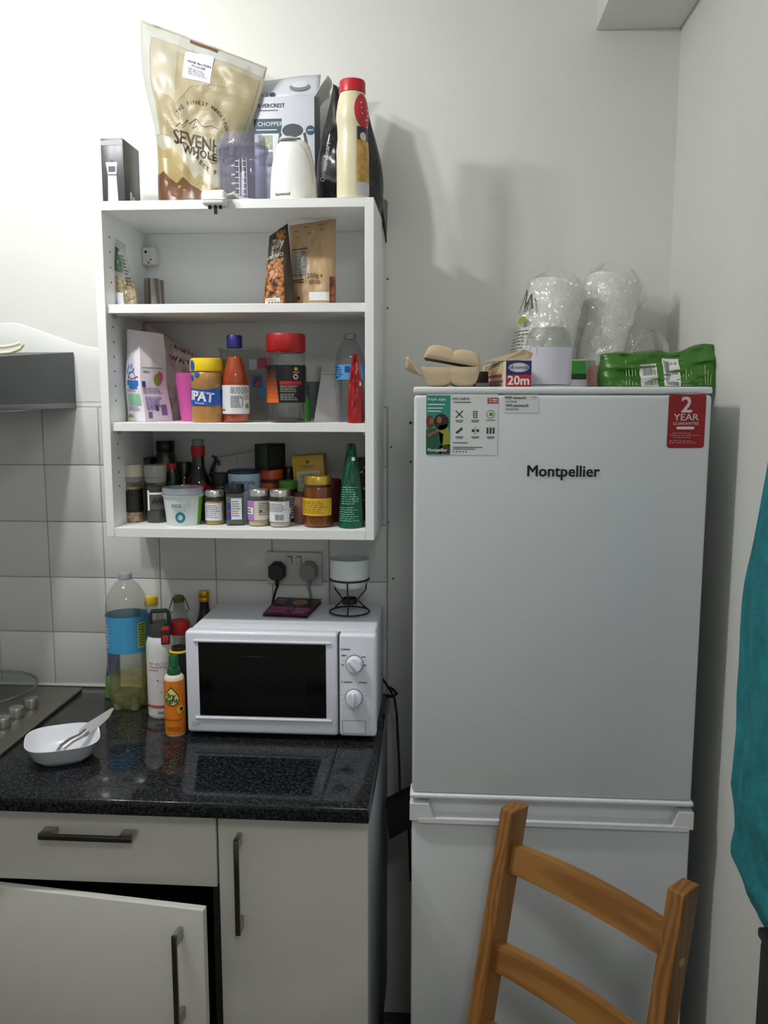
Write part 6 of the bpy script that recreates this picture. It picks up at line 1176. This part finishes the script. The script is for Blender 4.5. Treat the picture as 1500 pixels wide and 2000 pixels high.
# ------------------------------------------------------------------ teal towel hanging on the right wall
TWL = M('teal terry towel', (32, 136, 146), .95, var=(26, .24), bump=(420, .9, .004))
ed = [(1512, 760), (1500, 840), (1490, 950), (1475, 1050), (1462, 1150), (1450, 1260), (1437, 1380), (1428, 1480), (1424, 1545), (1434, 1590), (1440, 1640), (1433, 1690), (1452, 1728), (1464, 1765), (1482, 1790), (1500, 1812)]
YT = -.86; pts = [at(u, v, y=YT) for u, v in ed]; zb_ = pts[-1].z
o = thing('bath_towel', 'teal terry towel hanging on the right wall near the camera', 'towel', (1.33, YT-.12, zb_))
def lx(z):
    for p_, q_ in zip(pts, pts[1:]):
        if q_.z <= z <= p_.z: return q_.x+(p_.x-q_.x)*(z-q_.z)/(p_.z-q_.z)
    return pts[0].x if z > pts[0].z else pts[-1].x
ztp = 1.86; nn, mm = 72, 90
def tw(a, b_):
    z = zb_+(ztp-zb_)*b_; q = 2*math.pi*a; x0 = lx(z)
    if z > pts[0].z: x0 = pts[0].x+(1.345-pts[0].x)*((z-pts[0].z)/(ztp-pts[0].z))**1.5
    wd = .19-.13*max(0, (z-1.25)/(ztp-1.25))**1.3; wd *= min(1, .25+(z-zb_)*7)
    xc = (x0+1.362)/2; rx = max(.006, (1.362-x0)/2); cy_ = YT-wd*.55
    c_, s_ = math.cos(q), math.sin(q); fold = 1+.10*math.sin(q*7+z*5)*min(1, abs(s_)*1.6)*(.4 if c_ > 0 else 1)
    x = xc+rx*abs(c_)**.7*(1 if c_ > 0 else -1)*(fold if c_ < 0 else 1); x = max(min(x, 1.3635), xc+rx*-1.0)
    yy = cy_+wd*(s_*.9+.08*math.sin(z*13+s_*3)); n3 = noise.noise(Vector((x*40, yy*22, z*9)))*.004
    return Vector((x-1.33+(n3 if c_ < .5 else 0), yy-o.location.y, z-zb_))
mb = MB().grid(tw, nn, mm, True); mb.f += [tuple(range(nn))[::-1], tuple(range(mm*nn, mm*nn+nn))]
mb.build('cloth', TWL, o)
MB().tube([(.034, -.10, ztp-zb_-.01), (-.0, -.10, ztp-zb_+.0), (-.012, -.10, ztp-zb_+.012)], .006, 8).build('hanging_loop', TWL, o)
hk = thing('wall_hook', 'steel wall hook holding the teal towel, above the frame', 'hook', (XR, YT-.22, 1.87)); MB().rbox(-.006, 0, -.02, .02, -.03, .05, .002).build('hook_plate', CHROME, hk); MB().tube([(-.004, 0, 0), (-.03, 0, -.012), (-.045, 0, .0), (-.045, 0, .02)], .005, 8).build('hook_arm', CHROME, hk)
q0 = at(1480, 1812, y=-.97); q1 = at(1468, 2000, y=-.97)
o = thing('black_bin', 'tall slim black bin against the right wall below the teal towel', 'bin', ((q0.x+XR)/2, -1.12, 0)); hw3 = (XR-.004-min(q0.x, q1.x)-.002)/2
MB().rbox(-hw3, hw3, -.15, .15, 0, q0.z-.015, .008, 3).build('bin_body', M('bin black', (30, 29, 29), .5), o); MB().rbox(-hw3-.002, hw3, -.155, .155, q0.z-.015, q0.z, .004, 2).build('bin_lid', M('bin black', (30, 29, 29), .5), o)
